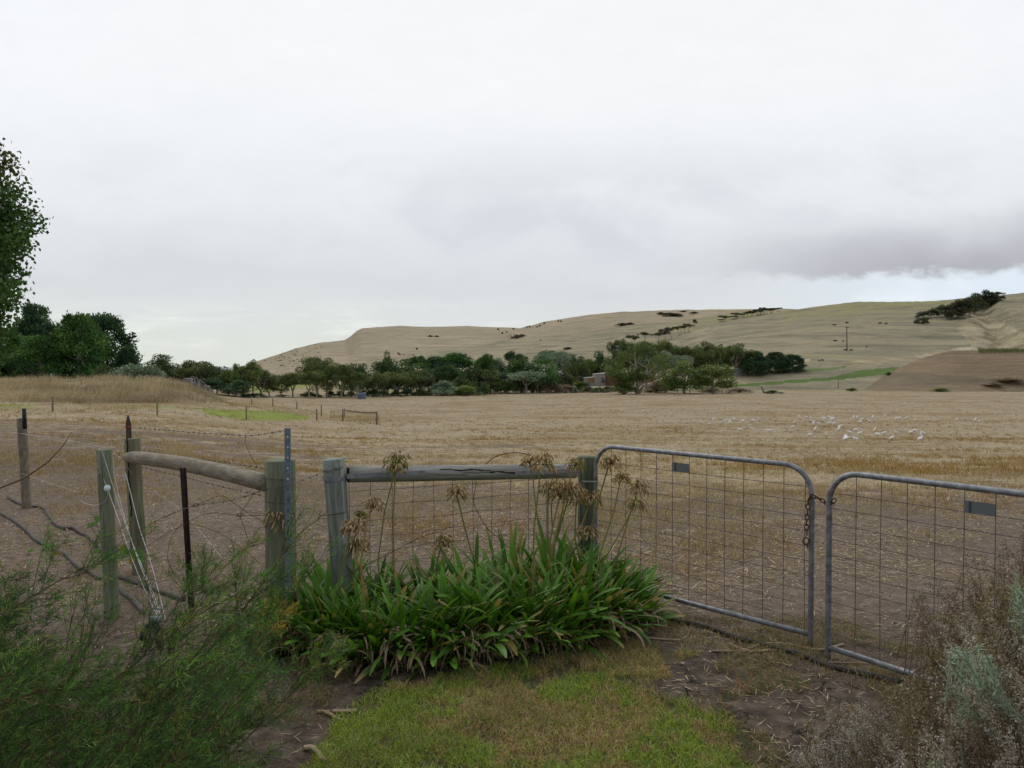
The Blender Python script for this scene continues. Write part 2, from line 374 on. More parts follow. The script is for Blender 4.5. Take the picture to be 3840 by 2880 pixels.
def m_ground():
    m, t, b = mat('earth_and_grass'); P = geo_pos(t)
    sp = t.new('ShaderNodeSeparateColor'); t.put(sp.inputs[0], attr(t, 'mask')); dirt, green, lawn = sp.outputs
    n_f = t.noise(P, 9, 6, .65); n_m = t.noise(P, 1.3, 5, .6); n_s = t.noise(t.scalev(P, (.05, .10, .1)), 1.6, 5, .6, .6); n_ff = t.noise(P, 55, 4, .7)
    straw = t.ramp(n_f, [(.28, (.22, .165, .10)), (.48, (.38, .305, .195)), (.68, (.56, .465, .315))])
    n_t = t.noise(t.scalev(P, (.35, .8, .8)), 1.0, 6, .68, .4)
    straw = t.mix(t.m('MULTIPLY', t.rng(n_t, .50, .66), .6), straw, (.20, .14, .085))
    straw = t.mix(t.m('MULTIPLY', t.rng(n_t, .46, .34), .45), straw, (.46, .36, .235))
    straw = t.mix(t.m('MULTIPLY', t.rng(n_s, .46, .62), .65), straw, t.mix(n_f, (.23, .15, .065), (.33, .225, .105)))
    straw = t.mix(t.m('MULTIPLY', t.rng(n_m, .50, .72), .55), straw, (.19, .15, .12))
    soil = t.ramp(t.m('ADD', t.m('MULTIPLY', n_ff, .5), t.m('MULTIPLY', n_f, .5)), [(.3, (.092, .068, .050)), (.5, (.175, .132, .098)), (.7, (.30, .235, .175))])
    spy = t.new('ShaderNodeSeparateXYZ'); t.put(spy.inputs[0], P)
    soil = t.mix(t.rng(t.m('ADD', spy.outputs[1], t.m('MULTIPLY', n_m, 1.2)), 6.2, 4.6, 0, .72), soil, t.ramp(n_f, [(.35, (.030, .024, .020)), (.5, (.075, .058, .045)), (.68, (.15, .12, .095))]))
    dm = t.rng(t.m('ADD', dirt, t.m('MULTIPLY', t.m('SUBTRACT', t.m('ADD', t.m('MULTIPLY', n_m, .6), t.m('MULTIPLY', n_f, .4)), .5), 1.5)), .42, .60)
    c = t.mix(dm, straw, soil)
    grass = t.ramp(t.m('ADD', t.m('MULTIPLY', n_f, .4), t.m('MULTIPLY', n_t, .6)), [(.34, (.27, .24, .09)), (.46, (.20, .25, .045)), (.6, (.27, .33, .055))])
    gm = t.rng(t.m('ADD', green, t.m('MULTIPLY', t.m('SUBTRACT', t.m('ADD', t.m('MULTIPLY', n_m, .4), t.m('MULTIPLY', n_t, .6)), .5), 1.6)), .40, .75)
    c = t.mix(gm, c, grass)
    under = t.mix(n_f, (.05, .042, .025), (.15, .12, .06))
    lm = t.rng(t.m('ADD', lawn, t.m('MULTIPLY', t.m('SUBTRACT', t.m('ADD', t.m('MULTIPLY', n_f, .5), t.m('MULTIPLY', t.noise(P, 3.2, 5, .7), .5)), .5), 2.6)), .40, .75)
    c = t.mix(lm, c, under)
    # drying cracks in the clay: thin bump grooves, shade painted into the colour
    vo = t.new('ShaderNodeTexVoronoi', feature='DISTANCE_TO_EDGE'); vo.inputs['Scale'].default_value = 3.6
    wv = t.new('ShaderNodeVectorMath', operation='ADD'); t.put(wv.inputs[0], P); nn = t.new('ShaderNodeVectorMath', operation='SCALE')
    t.put(nn.inputs[0], t.noise(P, 5, 4, .6, out=1)); nn.inputs['Scale'].default_value = .30; t.put(wv.inputs[1], nn.outputs[0]); t.put(vo.inputs['Vector'], wv.outputs[0])
    sepp = t.new('ShaderNodeSeparateXYZ'); t.put(sepp.inputs[0], P)
    crk = t.m('MULTIPLY', t.rng(vo.outputs['Distance'], .017, .003), t.m('MULTIPLY', t.rng(n_m, .46, .56), t.rng(sepp.outputs[1], 5.0, 4.2)))
    c = t.mix(t.m('MULTIPLY', crk, t.m('SUBTRACT', 1.0, lm)), c, (.018, .014, .011))
    gr = t.new('ShaderNodeVectorMath', operation='SCALE'); t.put(gr.inputs[0], c); t.put(gr.inputs['Scale'], t.m('ADD', .45, t.m('MULTIPLY', t.m('ADD', t.m('MULTIPLY', n_ff, .6), t.m('MULTIPLY', n_f, .4)), 1.12))); c = gr.outputs[0]
    t.put(b.inputs['Base Color'], c); b.inputs['Roughness'].default_value = .95; b.inputs['Specular IOR Level'].default_value = .12
    h = t.m('ADD', t.m('ADD', t.m('MULTIPLY', n_ff, .25), t.m('MULTIPLY', n_f, .8)), t.m('MULTIPLY', crk, -2.0))
    bump(t, b, h, .8, .03)
    return m
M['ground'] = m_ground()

def m_hill(name, dry=(.44, .375, .245), grey=(.25, .23, .16), moss=(.31, .30, .125)):
    m, t, b = mat(name); P = geo_pos(t)
    sp = t.new('ShaderNodeSeparateColor'); t.put(sp.inputs[0], attr(t, 'mask')); mossm, green, yellow = sp.outputs
    bands = t.noise(t.scalev(P, (.016, .022, .34)), 1.0, 8, .70, .7)
    big = t.noise(t.scalev(P, (.006, .005, .012)), 1.0, 4, .55)
    med = t.noise(t.scalev(P, (.05, .05, .12)), 1.0, 5, .65); fine = t.noise(t.scalev(P, (.35, .35, .9)), 1.0, 4, .7)
    c = t.mix(t.rng(bands, .34, .66), grey, dry)
    c = t.mix(t.m('MULTIPLY', t.rng(big, .45, .62), .55), c, t.mix(med, grey, (.38, .325, .22)))
    c = t.mix(t.rng(t.m('ADD', mossm, t.m('MULTIPLY', t.m('SUBTRACT', t.m('ADD', t.m('MULTIPLY', med, .5), t.m('MULTIPLY', bands, .5)), .5), 1.8)), .35, .8), c, t.mix(bands, moss, (.37, .355, .175)))
    c = t.mix(t.rng(t.m('ADD', yellow, t.m('MULTIPLY', t.m('SUBTRACT', med, .5), .8)), .4, .6), c, t.ramp(med, [(.3, (.27, .215, .13)), (.55, (.48, .40, .26)), (.7, (.56, .49, .345))]))
    c = t.mix(t.rng(t.m('ADD', green, t.m('MULTIPLY', t.m('SUBTRACT', med, .5), .5)), .4, .6), c, t.mix(med, (.10, .165, .045), (.19, .25, .085)))
    k = t.m('ADD', .55, t.m('ADD', t.m('MULTIPLY', fine, .45), t.m('MULTIPLY', med, .45))); sc = t.new('ShaderNodeVectorMath', operation='SCALE'); t.put(sc.inputs[0], c); t.put(sc.inputs['Scale'], k)
    t.put(b.inputs['Base Color'], sc.outputs[0]); b.inputs['Roughness'].default_value = 1; b.inputs['Specular IOR Level'].default_value = .05
    bump(t, b, t.m('ADD', t.m('MULTIPLY', bands, 1.0), t.m('ADD', t.m('MULTIPLY', med, 1.0), t.m('MULTIPLY', fine, .35))), .8, 3.0)
    return m
M['hill'] = m_hill('dry_hill_grass'); M['hill_far'] = m_hill('far_hill_grass', (.50, .41, .28), (.35, .29, .20))
M['hill_bank'] = m_hill('bank_grass', (.33, .24, .145), (.215, .17, .12), (.26, .19, .10))

def m_wood(name, c1, c2, c3, green=0.0, crack=.5, sc=(40, 40, 3.0)):
    m, t, b = mat(name); U = attr(t, 'uvw', 'Vector'); tint = attr(t, 'col')
    g = t.noise(t.scalev(U, sc), 1, 7, .65, .3); n = t.noise(t.scalev(U, (8, 8, 5)), 1, 4, .6); big = t.noise(t.scalev(U, (6, 6, 1.6)), 1, 3, .5)
    c = t.ramp(g, [(.32, c1), (.52, c2), (.70, c3)])
    if green: c = t.mix(t.m('MULTIPLY', t.rng(t.m('ADD', t.m('MULTIPLY', big, .75), t.m('MULTIPLY', n, .25)), .42, .60), green), c, t.mix(g, (.07, .10, .055), (.17, .22, .125)))
    stain = t.rng(t.noise(t.scalev(U, (14, 14, 9)), 1, 5, .6), .62, .74)
    c = t.mix(t.m('MULTIPLY', stain, crack), c, (.045, .03, .022))
    ck = t.rng(t.noise(t.scalev(U, (70, 70, 1.8)), 1, 3, .5), .63, .68)
    c = t.mix(t.m('MULTIPLY', ck, crack), c, (.02, .015, .012))
    c = t.mix(1.0, c, tint, 'MULTIPLY')
    t.put(b.inputs['Base Color'], c); b.inputs['Roughness'].default_value = .85; b.inputs['Specular IOR Level'].default_value = .2
    bump(t, b, t.m('SUBTRACT', g, t.m('MULTIPLY', ck, 1.5)), .5, .004)
    return m
M['wood_green'] = m_wood('treated_pine', (.13, .135, .085), (.22, .225, .15), (.33, .33, .24), .85, .35)
M['wood_grey'] = m_wood('weathered_post', (.18, .19, .17), (.33, .34, .31), (.50, .51, .48), .75, .5)
M['wood_pale'] = m_wood('pale_pole', (.20, .165, .115), (.33, .28, .21), (.46, .41, .32), .12, .35, (22, 22, 9))
M['wood_rail'] = m_wood('weathered_rail', (.20, .19, .165), (.34, .33, .30), (.52, .51, .48), .10, .9)
M['wood_dark'] = m_wood('dark_stake', (.04, .028, .022), (.08, .06, .05), (.13, .10, .085), 0, .3)

def m_metal(name, c1, c2, rough=.5, metal=.7, rust=0.0, rcol=(.13, .045, .02), sc=30):
    m, t, b = mat(name); U = attr(t, 'uvw', 'Vector')
    n = t.noise(U, sc, 5, .6); r = t.noise(U, sc*.35, 5, .65)
    c = t.mix(t.rng(n, .35, .65), c1, c2)
    rm = t.rng(r, .62-rust*.35, .70-rust*.3) if rust else 0.0
    c = t.mix(rm, c, t.mix(n, rcol, tuple(x*2 for x in rcol)))
    t.put(b.inputs['Base Color'], c)
    t.put(b.inputs['Metallic'], t.m('MULTIPLY', t.m('SUBTRACT', 1.0, rm), metal) if rust else metal)
    t.put(b.inputs['Roughness'], t.m('ADD', rough, t.m('MULTIPLY', n, .2)))
    bump(t, b, n, .25, .001)
    return m
M['galv'] = m_metal('galvanised_tube', (.20, .205, .22), (.34, .35, .37), .42, .55, .12, (.10, .06, .04))
M['wire'] = m_metal('galvanised_wire', (.16, .15, .145), (.24, .225, .215), .5, .5, .5, (.08, .05, .035), 60)
M['picket_steel'] = m_metal('steel_picket', (.17, .21, .27), (.27, .31, .37), .45, .5, .05)
M['rust'] = m_metal('rusty_steel', (.075, .028, .016), (.17, .06, .03), .85, .0, 0)
M['rust_dark'] = m_metal('dark_rusty_steel', (.018, .009, .007), (.045, .018, .012), .8, .1, 0)
M['zinc'] = m_metal('zinc_strap', (.26, .27, .29), (.38, .39, .41), .5, .5, .1)
M['white_wire'] = m_metal('bright_wire', (.50, .50, .52), (.66, .66, .68), .4, .4, 0)

def m_plain(name, c1, c2, rough=.7, sc=12, spec=.3, metal=0):
    m, t, b = mat(name); U = attr(t, 'uvw', 'Vector')
    t.put(b.inputs['Base Color'], t.mix(1.0, t.mix(t.noise(U, sc, 5, .6), c1, c2), attr(t, 'col'), 'MULTIPLY'))
    b.inputs['Roughness'].default_value = rough; b.inputs['Specular IOR Level'].default_value = spec; b.inputs['Metallic'].default_value = metal
    return m
M['black_plastic'] = m_plain('black_plastic', (.012, .012, .014), (.03, .03, .032), .45)
M['hose'] = m_plain('faded_hose', (.085, .075, .07), (.145, .13, .12), .8)
M['pipe'] = m_plain('old_black_pipe', (.022, .020, .020), (.06, .05, .045), .6)
M['plate'] = m_plain('maker_plate', (.14, .16, .165), (.18, .20, .205), .6, 70)
M['bark'] = m_plain('bark', (.7, .7, .7), (1.1, 1.1, 1.1), .9, 3, .1)
M['tin'] = m_plain('corrugated_tin', (.75, .75, .75), (1, 1, 1), .5, 2, .3, .2)
M['feather'] = m_plain('white_feather', (.90, .90, .89), (.95, .95, .94), .8, 6, .1)
M['hide'] = m_plain('dark_cattle_hide', (.012, .010, .009), (.03, .022, .02), .8, 2, .1)
M['red_cord'] = m_plain('red_cord', (.5, .05, .03), (.6, .08, .05), .7)
M['glass'] = m_plain('dark_glass', (.02, .025, .03), (.03, .035, .04), .1, 2, .5)

def m_sea():
    m, t, b = mat('sea_water'); P = geo_pos(t)
    t.put(b.inputs['Base Color'], (.16, .20, .24)); b.inputs['Roughness'].default_value = .35
    bump(t, b, t.noise(P, .08, 4, .6), .4, 2.0); return m
M['sea'] = m_sea()

# ------------------------------------------------------------------ land
VP = lambda pts: [(x/2.16016, y/2.16016) for x, y in pts]
LAWN = VP([(600, 1759), (650, 1650), (700, 1590), (760, 1520), (830, 1490), (900, 1470), (1000, 1452), (1180, 1422), (1330, 1388), (1430, 1400), (1500, 1410),
           (1410, 1440), (1450, 1465), (1390, 1500), (1450, 1515), (1560, 1545), (1545, 1570), (1600, 1610), (1590, 1659), (1640, 1759), (1660, 2200), (520, 2200)])
GREENS = [VP([(430, 884), (520, 884), (600, 888), (672, 898), (672, 906), (600, 910), (520, 908), (450, 898)]),
          VP([(-200, 868), (90, 870), (80, 884), (-200, 890)]), VP([(250, 872), (470, 876), (430, 886), (250, 884)]),
          VP([(1330, 838), (1300, 846), (1240, 844), (1200, 838), (1240, 822), (1420, 820)]), VP([(520, 840), (650, 815), (700, 830), (560, 850)])]
az = np.concatenate([np.linspace(-180, -44, 90, endpoint=False), np.linspace(-44, 44, 900, endpoint=False), np.linspace(44, 180, 91)])
rr = np.concatenate([[0.02], np.linspace(.3, 2.6, 14), np.geomspace(2.7, 330, 330), np.geomspace(345, 60000, 60)])
A, RR = np.meshgrid(np.radians(az), rr, indexing='ij'); gx = (RR*np.sin(A)).ravel(); gy = (RR*np.cos(A)).ravel(); gz = base_h(gx, gy)
na, nr = len(az), len(rr)
i, j = np.meshgrid(np.arange(na-1), np.arange(nr-1), indexing='ij')
q = np.stack([i*nr+j, i*nr+j+1, (i+1)*nr+j+1, (i+1)*nr+j], -1).reshape(-1, 4)
ppx, ppy = topx(gx, np.maximum(gy, .05), gz)
front = gy > .3
def dirt_amount(x, y):
    d = np.maximum(y, 0)
    v = np.interp(d, [0, 7.0, 9.5, 13, 18, 26, 45, 100, 300], [.98, .95, .66, .42, .30, .30, .24, .16, .12])
    px = 512+768*x/np.maximum(d, 4)
    v = v + np.interp(px, [0, 240, 380, 560], [.32, .28, .16, 0])*np.interp(d, [8, 14, 36, 55], [1, 1, .8, 0])
    v = v + .9*np.maximum(vnoise(x/7.0, y/4.0, 71)-.72, 0)*np.interp(d, [10, 16, 60, 90], [0, 1, 1, 0])
    return v
def green_amount(x, y, px, py):
    g = np.zeros(len(x))
    for i_, poly in enumerate(GREENS): g = np.maximum(g, inpoly(px, py, poly)*(.82, .60, .58, .80, .7)[i_])
    g = np.maximum(g, np.interp(y, [190, 215, 260, 400, 700], [0, .45, .5, .5, .4]))
    return g
mask = np.stack([dirt_amount(gx, gy), green_amount(gx, gy, ppx, ppy)*front, inpoly(ppx, ppy, LAWN)*1.0*front], 1)
mk = mask.reshape(na, nr, 3)
for _ in range(3):     # soften the lawn edge
    mk[1:-1, 1:-1] = (mk[1:-1, 1:-1]*2+mk[:-2, 1:-1]+mk[2:, 1:-1]+mk[1:-1, :-2]+mk[1:-1, 2:])/6
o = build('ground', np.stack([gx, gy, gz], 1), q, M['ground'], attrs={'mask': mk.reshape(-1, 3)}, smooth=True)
tag(o, 'dry paddock ground running from cracked bare soil to tan stubble', 'ground', kind='structure')

def poly_soft(px, py, poly): return inpoly(px, py, poly)*.95
GULLY = VP([(2085, 690), (2110, 680), (2150, 692), (2200, 715), (2300, 740), (2300, 756), (2110, 752), (2090, 735), (2068, 715), (2070, 698)])
GSTRIP = VP([(1500, 836), (1570, 832), (1650, 826), (1800, 814), (1850, 801), (1900, 796), (1990, 789), (1975, 797), (1920, 808), (1800, 822), (1650, 832), (1570, 838), (1500, 842)])
GSTRIP2 = VP([(1600, 808), (1700, 800), (1790, 795), (1830, 790), (1830, 793), (1790, 800), (1700, 806)])
YPATCH = VP([(1700, 778), (1750, 775), (1748, 782), (1700, 784)])
YPATH = VP([(1800, 785), (1900, 771), (1980, 768), (2080, 750), (2110, 748), (2110, 754), (2030, 764), (1980, 778), (1900, 788), (1840, 792)])
def hill(name, label, key, matl, u0, u1, nu, ns, smax):
    h = HILLS[key]; U = np.linspace(u0, u1, nu); t = np.concatenate([[-.12], np.linspace(0, 1.0, ns)**1.15, np.linspace(1.03, smax, 12)])
    UU, TT = np.meshgrid(U, t, indexing='ij'); y = (h['f']+(h['D']-h['f'])*TT).ravel(); x = (UU.ravel())*y; z = hill_h(key, x, y)
    m = len(t); i, j = np.meshgrid(np.arange(nu-1), np.arange(m-1), indexing='ij')
    q = np.stack([i*m+j, (i+1)*m+j, (i+1)*m+j+1, i*m+j+1], -1).reshape(-1, 4)
    px, py = topx(x, y, z); mk = np.zeros((len(x), 3))
    if key == 'right':
        vx, vy = px*2.16016, py*2.16016
        mk[:, 0] = np.interp(vy, [640, 660, 700, 735, 770, 800], [.62, .62, .40, .18, .42, .35])*np.interp(vx, [1400, 1550, 1700, 2050, 2200], [.25, .55, 1.0, .9, .6])
        mk[:, 1] = np.maximum(poly_soft(px, py, GSTRIP), poly_soft(px, py, GSTRIP2)*.8)
        mk[:, 2] = np.maximum.reduce([poly_soft(px, py, GULLY), poly_soft(px, py, YPATCH), poly_soft(px, py, YPATH)*.7])
    elif key == 'middle':
        vx = px*2.16016; mk[:, 0] = np.interp(vx, [1250, 1350, 1500, 1600], [0, .35, .5, .6])
    elif key == 'upper':
        vx, vy = px*2.16016, py*2.16016; mk[:, 0] = np.interp(vx, [1300, 1450, 1600], [0, .12, .35])
    elif key == 'bank':
        mk[:, 0] = .1
    o = build(name, np.stack([x, y, z], 1), q, matl, attrs={'mask': mk}, smooth=True)
    return tag(o, label, 'hill', kind='structure')
hill('hill', 'far headland ridge with a notch in its skyline', 'headland', M['hill_far'], -.56, .2, 340, 60, 1.35)
hill('hill', 'long bare upper hill on the skyline', 'upper', M['hill_far'], .0, .75, 340, 70, 1.35)
hill('hill', 'middle hill fold below the skyline', 'middle', M['hill'], -.42, .6, 380, 80, 1.3)
hill('hill', 'large grazed hillside on the right', 'right', M['hill'], -.10, 1.8, 700, 170, 1.25)
hill('hill', 'low brown grassy bank at the field edge', 'bank', M['hill_bank'], .34, 1.7, 360, 60, 1.35)
n = 64; th = np.arange(n)/n*2*math.pi
ring = np.stack([np.cos(th)*70000, np.sin(th)*70000, np.full(n, -15.2)], 1); inner = np.stack([np.cos(th)*1800, np.sin(th)*1800, np.full(n, -15.2)], 1)
jj = np.arange(n)
tag(build('sea', np.concatenate([ring, inner]), np.stack([jj, (jj+1) % n, n+(jj+1) % n, n+jj], 1), M['sea']), 'strip of grey sea on the far horizon', 'sea', kind='structure')

# ================================================================== FOREGROUND: fence, gates
def post(name, label, pxt, pyt, pxb, d, dia, matl, group=None, bury=.25, tint=(1, 1, 1), taper=1.0, seed=0, db=None, cat='fence post'):
    top = at(pxt, pyt, d); db = db or d; bot = gpt(pxb, db)
    ax = unit(top-bot); n = 9; ts = np.linspace(-bury, np.linalg.norm(top-bot), n)
    r = np.random.RandomState(seed); pts = bot[None]+ax*ts[:, None]+np.c_[r.normal(size=(n, 2))*.0015, np.zeros(n)]
    rad = np.full(n, dia/2)*np.linspace(1/taper, 1, n)*(1+r.normal(size=n)*.012)
    pts = np.concatenate([pts, pts[-1:]+ax*.004]); rad = np.r_[rad, rad[-1]*.93]
    g = G().tube(pts, rad, 20, True, tint)
    o = g.make(name, matl, loc=tuple(bot)); tag(o, label, cat, group)
    return o, top, bot
FP = 'round timber posts of the near fence'
strainer, s_top, s_bot = post('fence_post', 'thick green treated strainer post with a steel picket wired to its face', 280, 460.5, 279.5, 4.65, .180, M['wood_green'], FP, seed=1)
grey_post, g_top, g_bot = post('fence_post', 'grey-green post at the left end of the horizontal weathered rail', 333.5, 459.5, 345, 4.9, .140, M['wood_grey'], FP, seed=2, tint=(.95, 1, .98))
gate_post, gp_top, gp_bot = post('fence_post', 'dark mossy post that carries the left gate', 587, 457, 588, 5.78, .138, M['wood_green'], FP, seed=3, tint=(.62, .66, .62))
stay_post, st_top, st_bot = post('fence_post', 'slim green post with white wires running down from its top', 104.2, 450, 109.5, 5.05, .094, M['wood_green'], FP, seed=4, tint=(1.05, 1.1, 1.05))
end_post, e_top, e_bot = post('fence_post', 'cracked post carrying the left end of the sloping pale pole', 132, 439, 138, 6.1, .118, M['wood_green'], FP, seed=5, tint=(.95, .88, .82))
far_left_post, f_top, f_bot = post('fence_post', 'weathered post at the far left with a black pipe on top', 21.5, 418.5, 25, 9.4, .105, M['wood_pale'], FP, seed=6, tint=(.75, .75, .72))
# split down the front of the pole post
g = G(); ax = unit(e_top-e_bot)
for k in range(14):
    p = e_top-ax*(.0+k*.045)+np.array([-.012+.004*math.sin(k*1.7), -.0585, 0]); g.box(p, (.008, .004, .048), None, (.12, .10, .09))
g.make('crack', M['wood_dark'], end_post, smooth=False)

# sloping pale pole
A0 = at(126, 456.5, 6.02)+np.array([0, 0, 0]); A1 = at(268, 483.5, 4.62)
ts = np.linspace(0, 1, 16); sag = np.sin(ts*math.pi)*.03
pts = A0+(A1-A0)*ts[:, None]; pts[:, 2] -= -sag*.8
rad = np.interp(ts, [0, .03, .1, 1], [.030, .043, .050, .054])
g = G().tube(pts, rad, 18); o = g.make('pole_rail', M['wood_pale'], loc=tuple(A0)); tag(o, 'pale round pole sloping down from the cracked post to the thick strainer post', 'fence rail')
# weathered rail with straps
B0 = at(348, 474.4, 4.93); B1 = at(575, 470.8, 5.62)
ts = np.linspace(0, 1, 20); pts = B0+(B1-B0)*ts[:, None]; r_ = np.random.RandomState(4); pts[:, 2] += np.cumsum(r_.normal(size=20))*.0004
rail = thing('weathered_rail', 'grey weathered rail between the grey-green post and the gate post with dark stains', 'fence rail', tuple(B0))
G().tube(pts, .0535+r_.normal(size=20)*.0004, 24).make('log', M['wood_rail'], rail)
RX = unit(B1-B0); RZ = np.cross(RX, np.array([0, 1, 0])); RZ = unit(np.cross(np.cross(RX, [0, 0, 1]), RX)); RN = unit(np.cross(RZ, RX)); RN = RN if RN[1] < 0 else -RN
g = G()   # long crack
for k in range(26):
    s = .62+k*.026; z = .028+.004*math.sin(k*.9)-(.012 if k > 13 else 0)-.0006*k; th = math.asin(min(.95, z/.0535))
    p = B0+RX*s+RZ*z+RN*(.0535*math.cos(th)+.0006); g.box(p, (.030, .003, .0045+.002*(k % 3)), [RX, RN, RZ], (.3, .25, .22))
for k in range(12):
    s = .78+k*.02; z = .004+.002*math.sin(k); p = B0+RX*s+RZ*z+RN*.0538; g.box(p, (.022, .003, .003), [RX, RN, RZ], (.3, .25, .22))
g.make('crack', M['wood_dark'], rail, smooth=False)
def strap(s0, s1, z0, z1, nm='strap', wid=.030):
    g = G(); n = 14
    for k in range(n):
        a, b = s0+(s1-s0)*k/n, s0+(s1-s0)*(k+1)/n; z = z0+(z1-z0)*(k+.5)/n; th = math.asin(max(-.9, min(.9, z/.0535)))
        g.box(B0+RX*(a+b)/2+RZ*z+RN*(.0535*math.cos(th)+.0045), ((b-a)*1.02, .004, wid), [RX, RN, RZ])
    g.uv = [v.copy() for v in g.v]; g.make(nm, M['zinc'], rail, smooth=False)
strap(-.02, .50, -.006, .012); strap(1.16, 1.66, -.004, .012)
g = G(); th = np.linspace(R(170), R(400), 22); c = g_top+np.array([.006, 0, -.118]); P3 = np.stack([c[0]+np.cos(th)*.0745, c[1]+np.sin(th)*.0745, np.full(22, c[2])], 1)
inn = P3+np.array([0, 0, -.015]); outt = P3+np.array([0, 0, .015]); q = np.arange(21)
g.add(np.concatenate([inn, outt]), [np.stack([q, q+1, 22+q+1, 22+q], 1)]); g.make('strap', M['zinc'], rail)
# dark box painting shade into the gap between post and rail end
G().box(B0+RX*.0-RN*.0, (.008, .07, .085), [RX, RN, RZ], (.3, .3, .3)).make('gap_shade', M['wood_dark'], rail, smooth=False)

# steel pickets
def star_picket(name, label, pxt, pyt, pxb, d, wdt, L, matl, holes=False, group=None, yaw=.5):
    top = at(pxt, pyt, d); bot = gpt(pxb, d); ax = unit(bot-top); root = thing(name, label, 'steel post', tuple(bot), group)
    g = G()
    side = unit(np.cross(ax, [0, 1, 0])); fr = np.cross(side, ax)
    for k, a in enumerate((yaw, yaw+2.094, yaw+4.189)):
        dr = side*math.cos(a)+fr*math.sin(a); nn = np.cross(dr, ax)
        c = top+ax*(L/2)+dr*wdt*.28; g.box(c, (wdt*.56, .0045, L), [dr, nn, ax])
    g.make('shaft', matl, root, smooth=False)
    if holes:
        for k in range(9):
            p = top+ax*(.05+k*.062)+np.array([.004, -wdt*.48-.003, 0]); G().box(p, (.007, .003, .010), [side, fr, ax], (5, 5, 4.5) if k < 5 else (.4, .4, .4)).make('wire_hole', M['plate'], root, smooth=False)
    return root, top
pk, pk_top = star_picket('star_picket', 'blue-grey steel picket with punched holes standing up beside the thick strainer post', 288, 428, 287, 4.53, .036, 1.33, M['picket_steel'], True, yaw=R(90))
tag(pk, group='steel pickets')
G().box(pk_top+np.array([.0, -.014, -.66]), (.033, .006, 1.32)).make('face_flange', M['picket_steel'], pk, smooth=False)
rp, rp_top = star_picket('star_picket', 'dark rusty steel picket leaning in front of the pale pole', 183.5, 467.8, 190.5, 5.0, .040, 1.05, M['rust_dark'], False, yaw=R(80))
tag(rp, group='steel pickets')
g = G().tube([rp_top+np.array([0, 0, -.0]), rp_top+np.array([.022, 0, -.5]), gpt(190.5, 5.0, -.1)], .0185, 6); g.make('flange', M['rust_dark'], rp)
# wooden stake behind cracked post, with red cord
t0 = at(128, 415, 6.19); t1 = gpt(133, 6.19)
stk = thing('timber_stake', 'dark pointed stake with a red cord behind the cracked post', 'stake', tuple(t1))
g = G(); ax = unit(t1-t0); ts = np.array([0, .03, .07, .5, 1.28]); g.tube(t0+ax*ts[:, None], [.004, .012, .021, .022, .022], 8); g.make('shaft', M['wood_dark'], stk)
g = G(); c = at(128, 426.5, 6.19); th = np.linspace(0, 2*math.pi, 16); g.tube(np.stack([c[0]+.026*np.cos(th), c[1]+.026*np.sin(th), c[2]+.003*np.sin(th)], 1), .004, 5, False); g.make('cord', M['red_cord'], stk)
c0 = at(24, 408.5, 9.33); c1 = at(25, 429, 9.33); g = G().tube([c0, (c0+c1)/2, c1], .024, 10, c=(1, 1, 1)); o = g.make('pipe_sleeve', M['black_plastic'], loc=tuple(c1)); tag(o, 'short black pipe sleeve fixed to the top of the far left post', 'pipe')

# ---- gates
def gate(root, O, U, L, z0, z1, nv, nh, first, tube_r=.0160, rad=.17, plate=(3, 4), legs=.035, sp=.13):
    """O = bottom left point (x,y); U = horizontal unit"""
    U3 = np.array([U[0], U[1], 0.]); P = lambda s, z: np.array([O[0]+U[0]*s, O[1]+U[1]*s, z])
    th = np.linspace(math.pi, math.pi/2, 9)
    pts = [P(0, z0-legs), P(0, z0), P(0, (z0+z1)/2), P(0, z1-rad-.05)]+[P(rad+rad*math.cos(t), z1-rad+rad*math.sin(t)) for t in th]
    pts += [P(L*.35, z1), P(L*.65, z1)]+[P(L-rad-rad*math.cos(t), z1-rad+rad*math.sin(t)) for t in th[::-1]]+[P(L, z1-rad-.05), P(L, (z0+z1)/2), P(L, z0), P(L, z0-legs)]
    G().tube(pts, tube_r, 14).make('frame', M['galv'], root)
    G().tube([P(tube_r*.6, z0+.035), P(L*.5, z0+.030), P(L-tube_r*.6, z0+.035)], tube_r*.96, 14).make('bottom_rail', M['galv'], root)
    g = G(); wr = .0022; r = np.random.RandomState(int(L*1000)); zs = [z1-.119-k*(z1-z0-.15)/nh for k in range(nh)]
    for k in range(nv):
        s = first+k*sp; zt = z1 if s > rad else z1-rad+math.sqrt(max(0, rad**2-(rad-s)**2))
        if s > L-rad: zt = z1-rad+math.sqrt(max(0, rad**2-(s-L+rad)**2))
        b = r.normal()*.002; g.tube([P(s+b, z0+.04), P(s-b, (z0+zt)/2), P(s+b*.5, zt)], wr, 5, False, (.9, .75, .7))
    for z in zs:
        d = 0 if z < z1-rad else rad-math.sqrt(max(0, rad**2-(z-z1+rad)**2))
        b = r.normal()*.002; g.tube([P(d, z), P(L*.5, z+b-.002), P(L-d, z)], wr, 5, False)
    g.make('mesh', M['wire'], root)
    s0 = first+plate[0]*sp; s1 = first+(plate[0]+1)*sp
    nrm = np.array([U[1], -U[0], 0.]); nrm = nrm if nrm[1] < 0 else -nrm
    pl = G().box(P((s0+s1)/2, zs[0]+.026)+nrm*.006, (s1-s0, .003, .060), [U3, nrm, [0, 0, 1]]); pl.box(P(s0+.028, zs[0]+.026)+nrm*.0085, (.010, .002, .058), [U3, nrm, [0, 0, 1]], (.45, .45, .45))
    pl.make('maker_plate', M['plate'], root, smooth=False)
    return P
xa = (596-512)/F*5.68; xb = (813-512)/F*4.46
UA = unit(np.array([xb-xa, 4.46-5.68])); LA = math.hypot(xb-xa, 4.46-5.68)
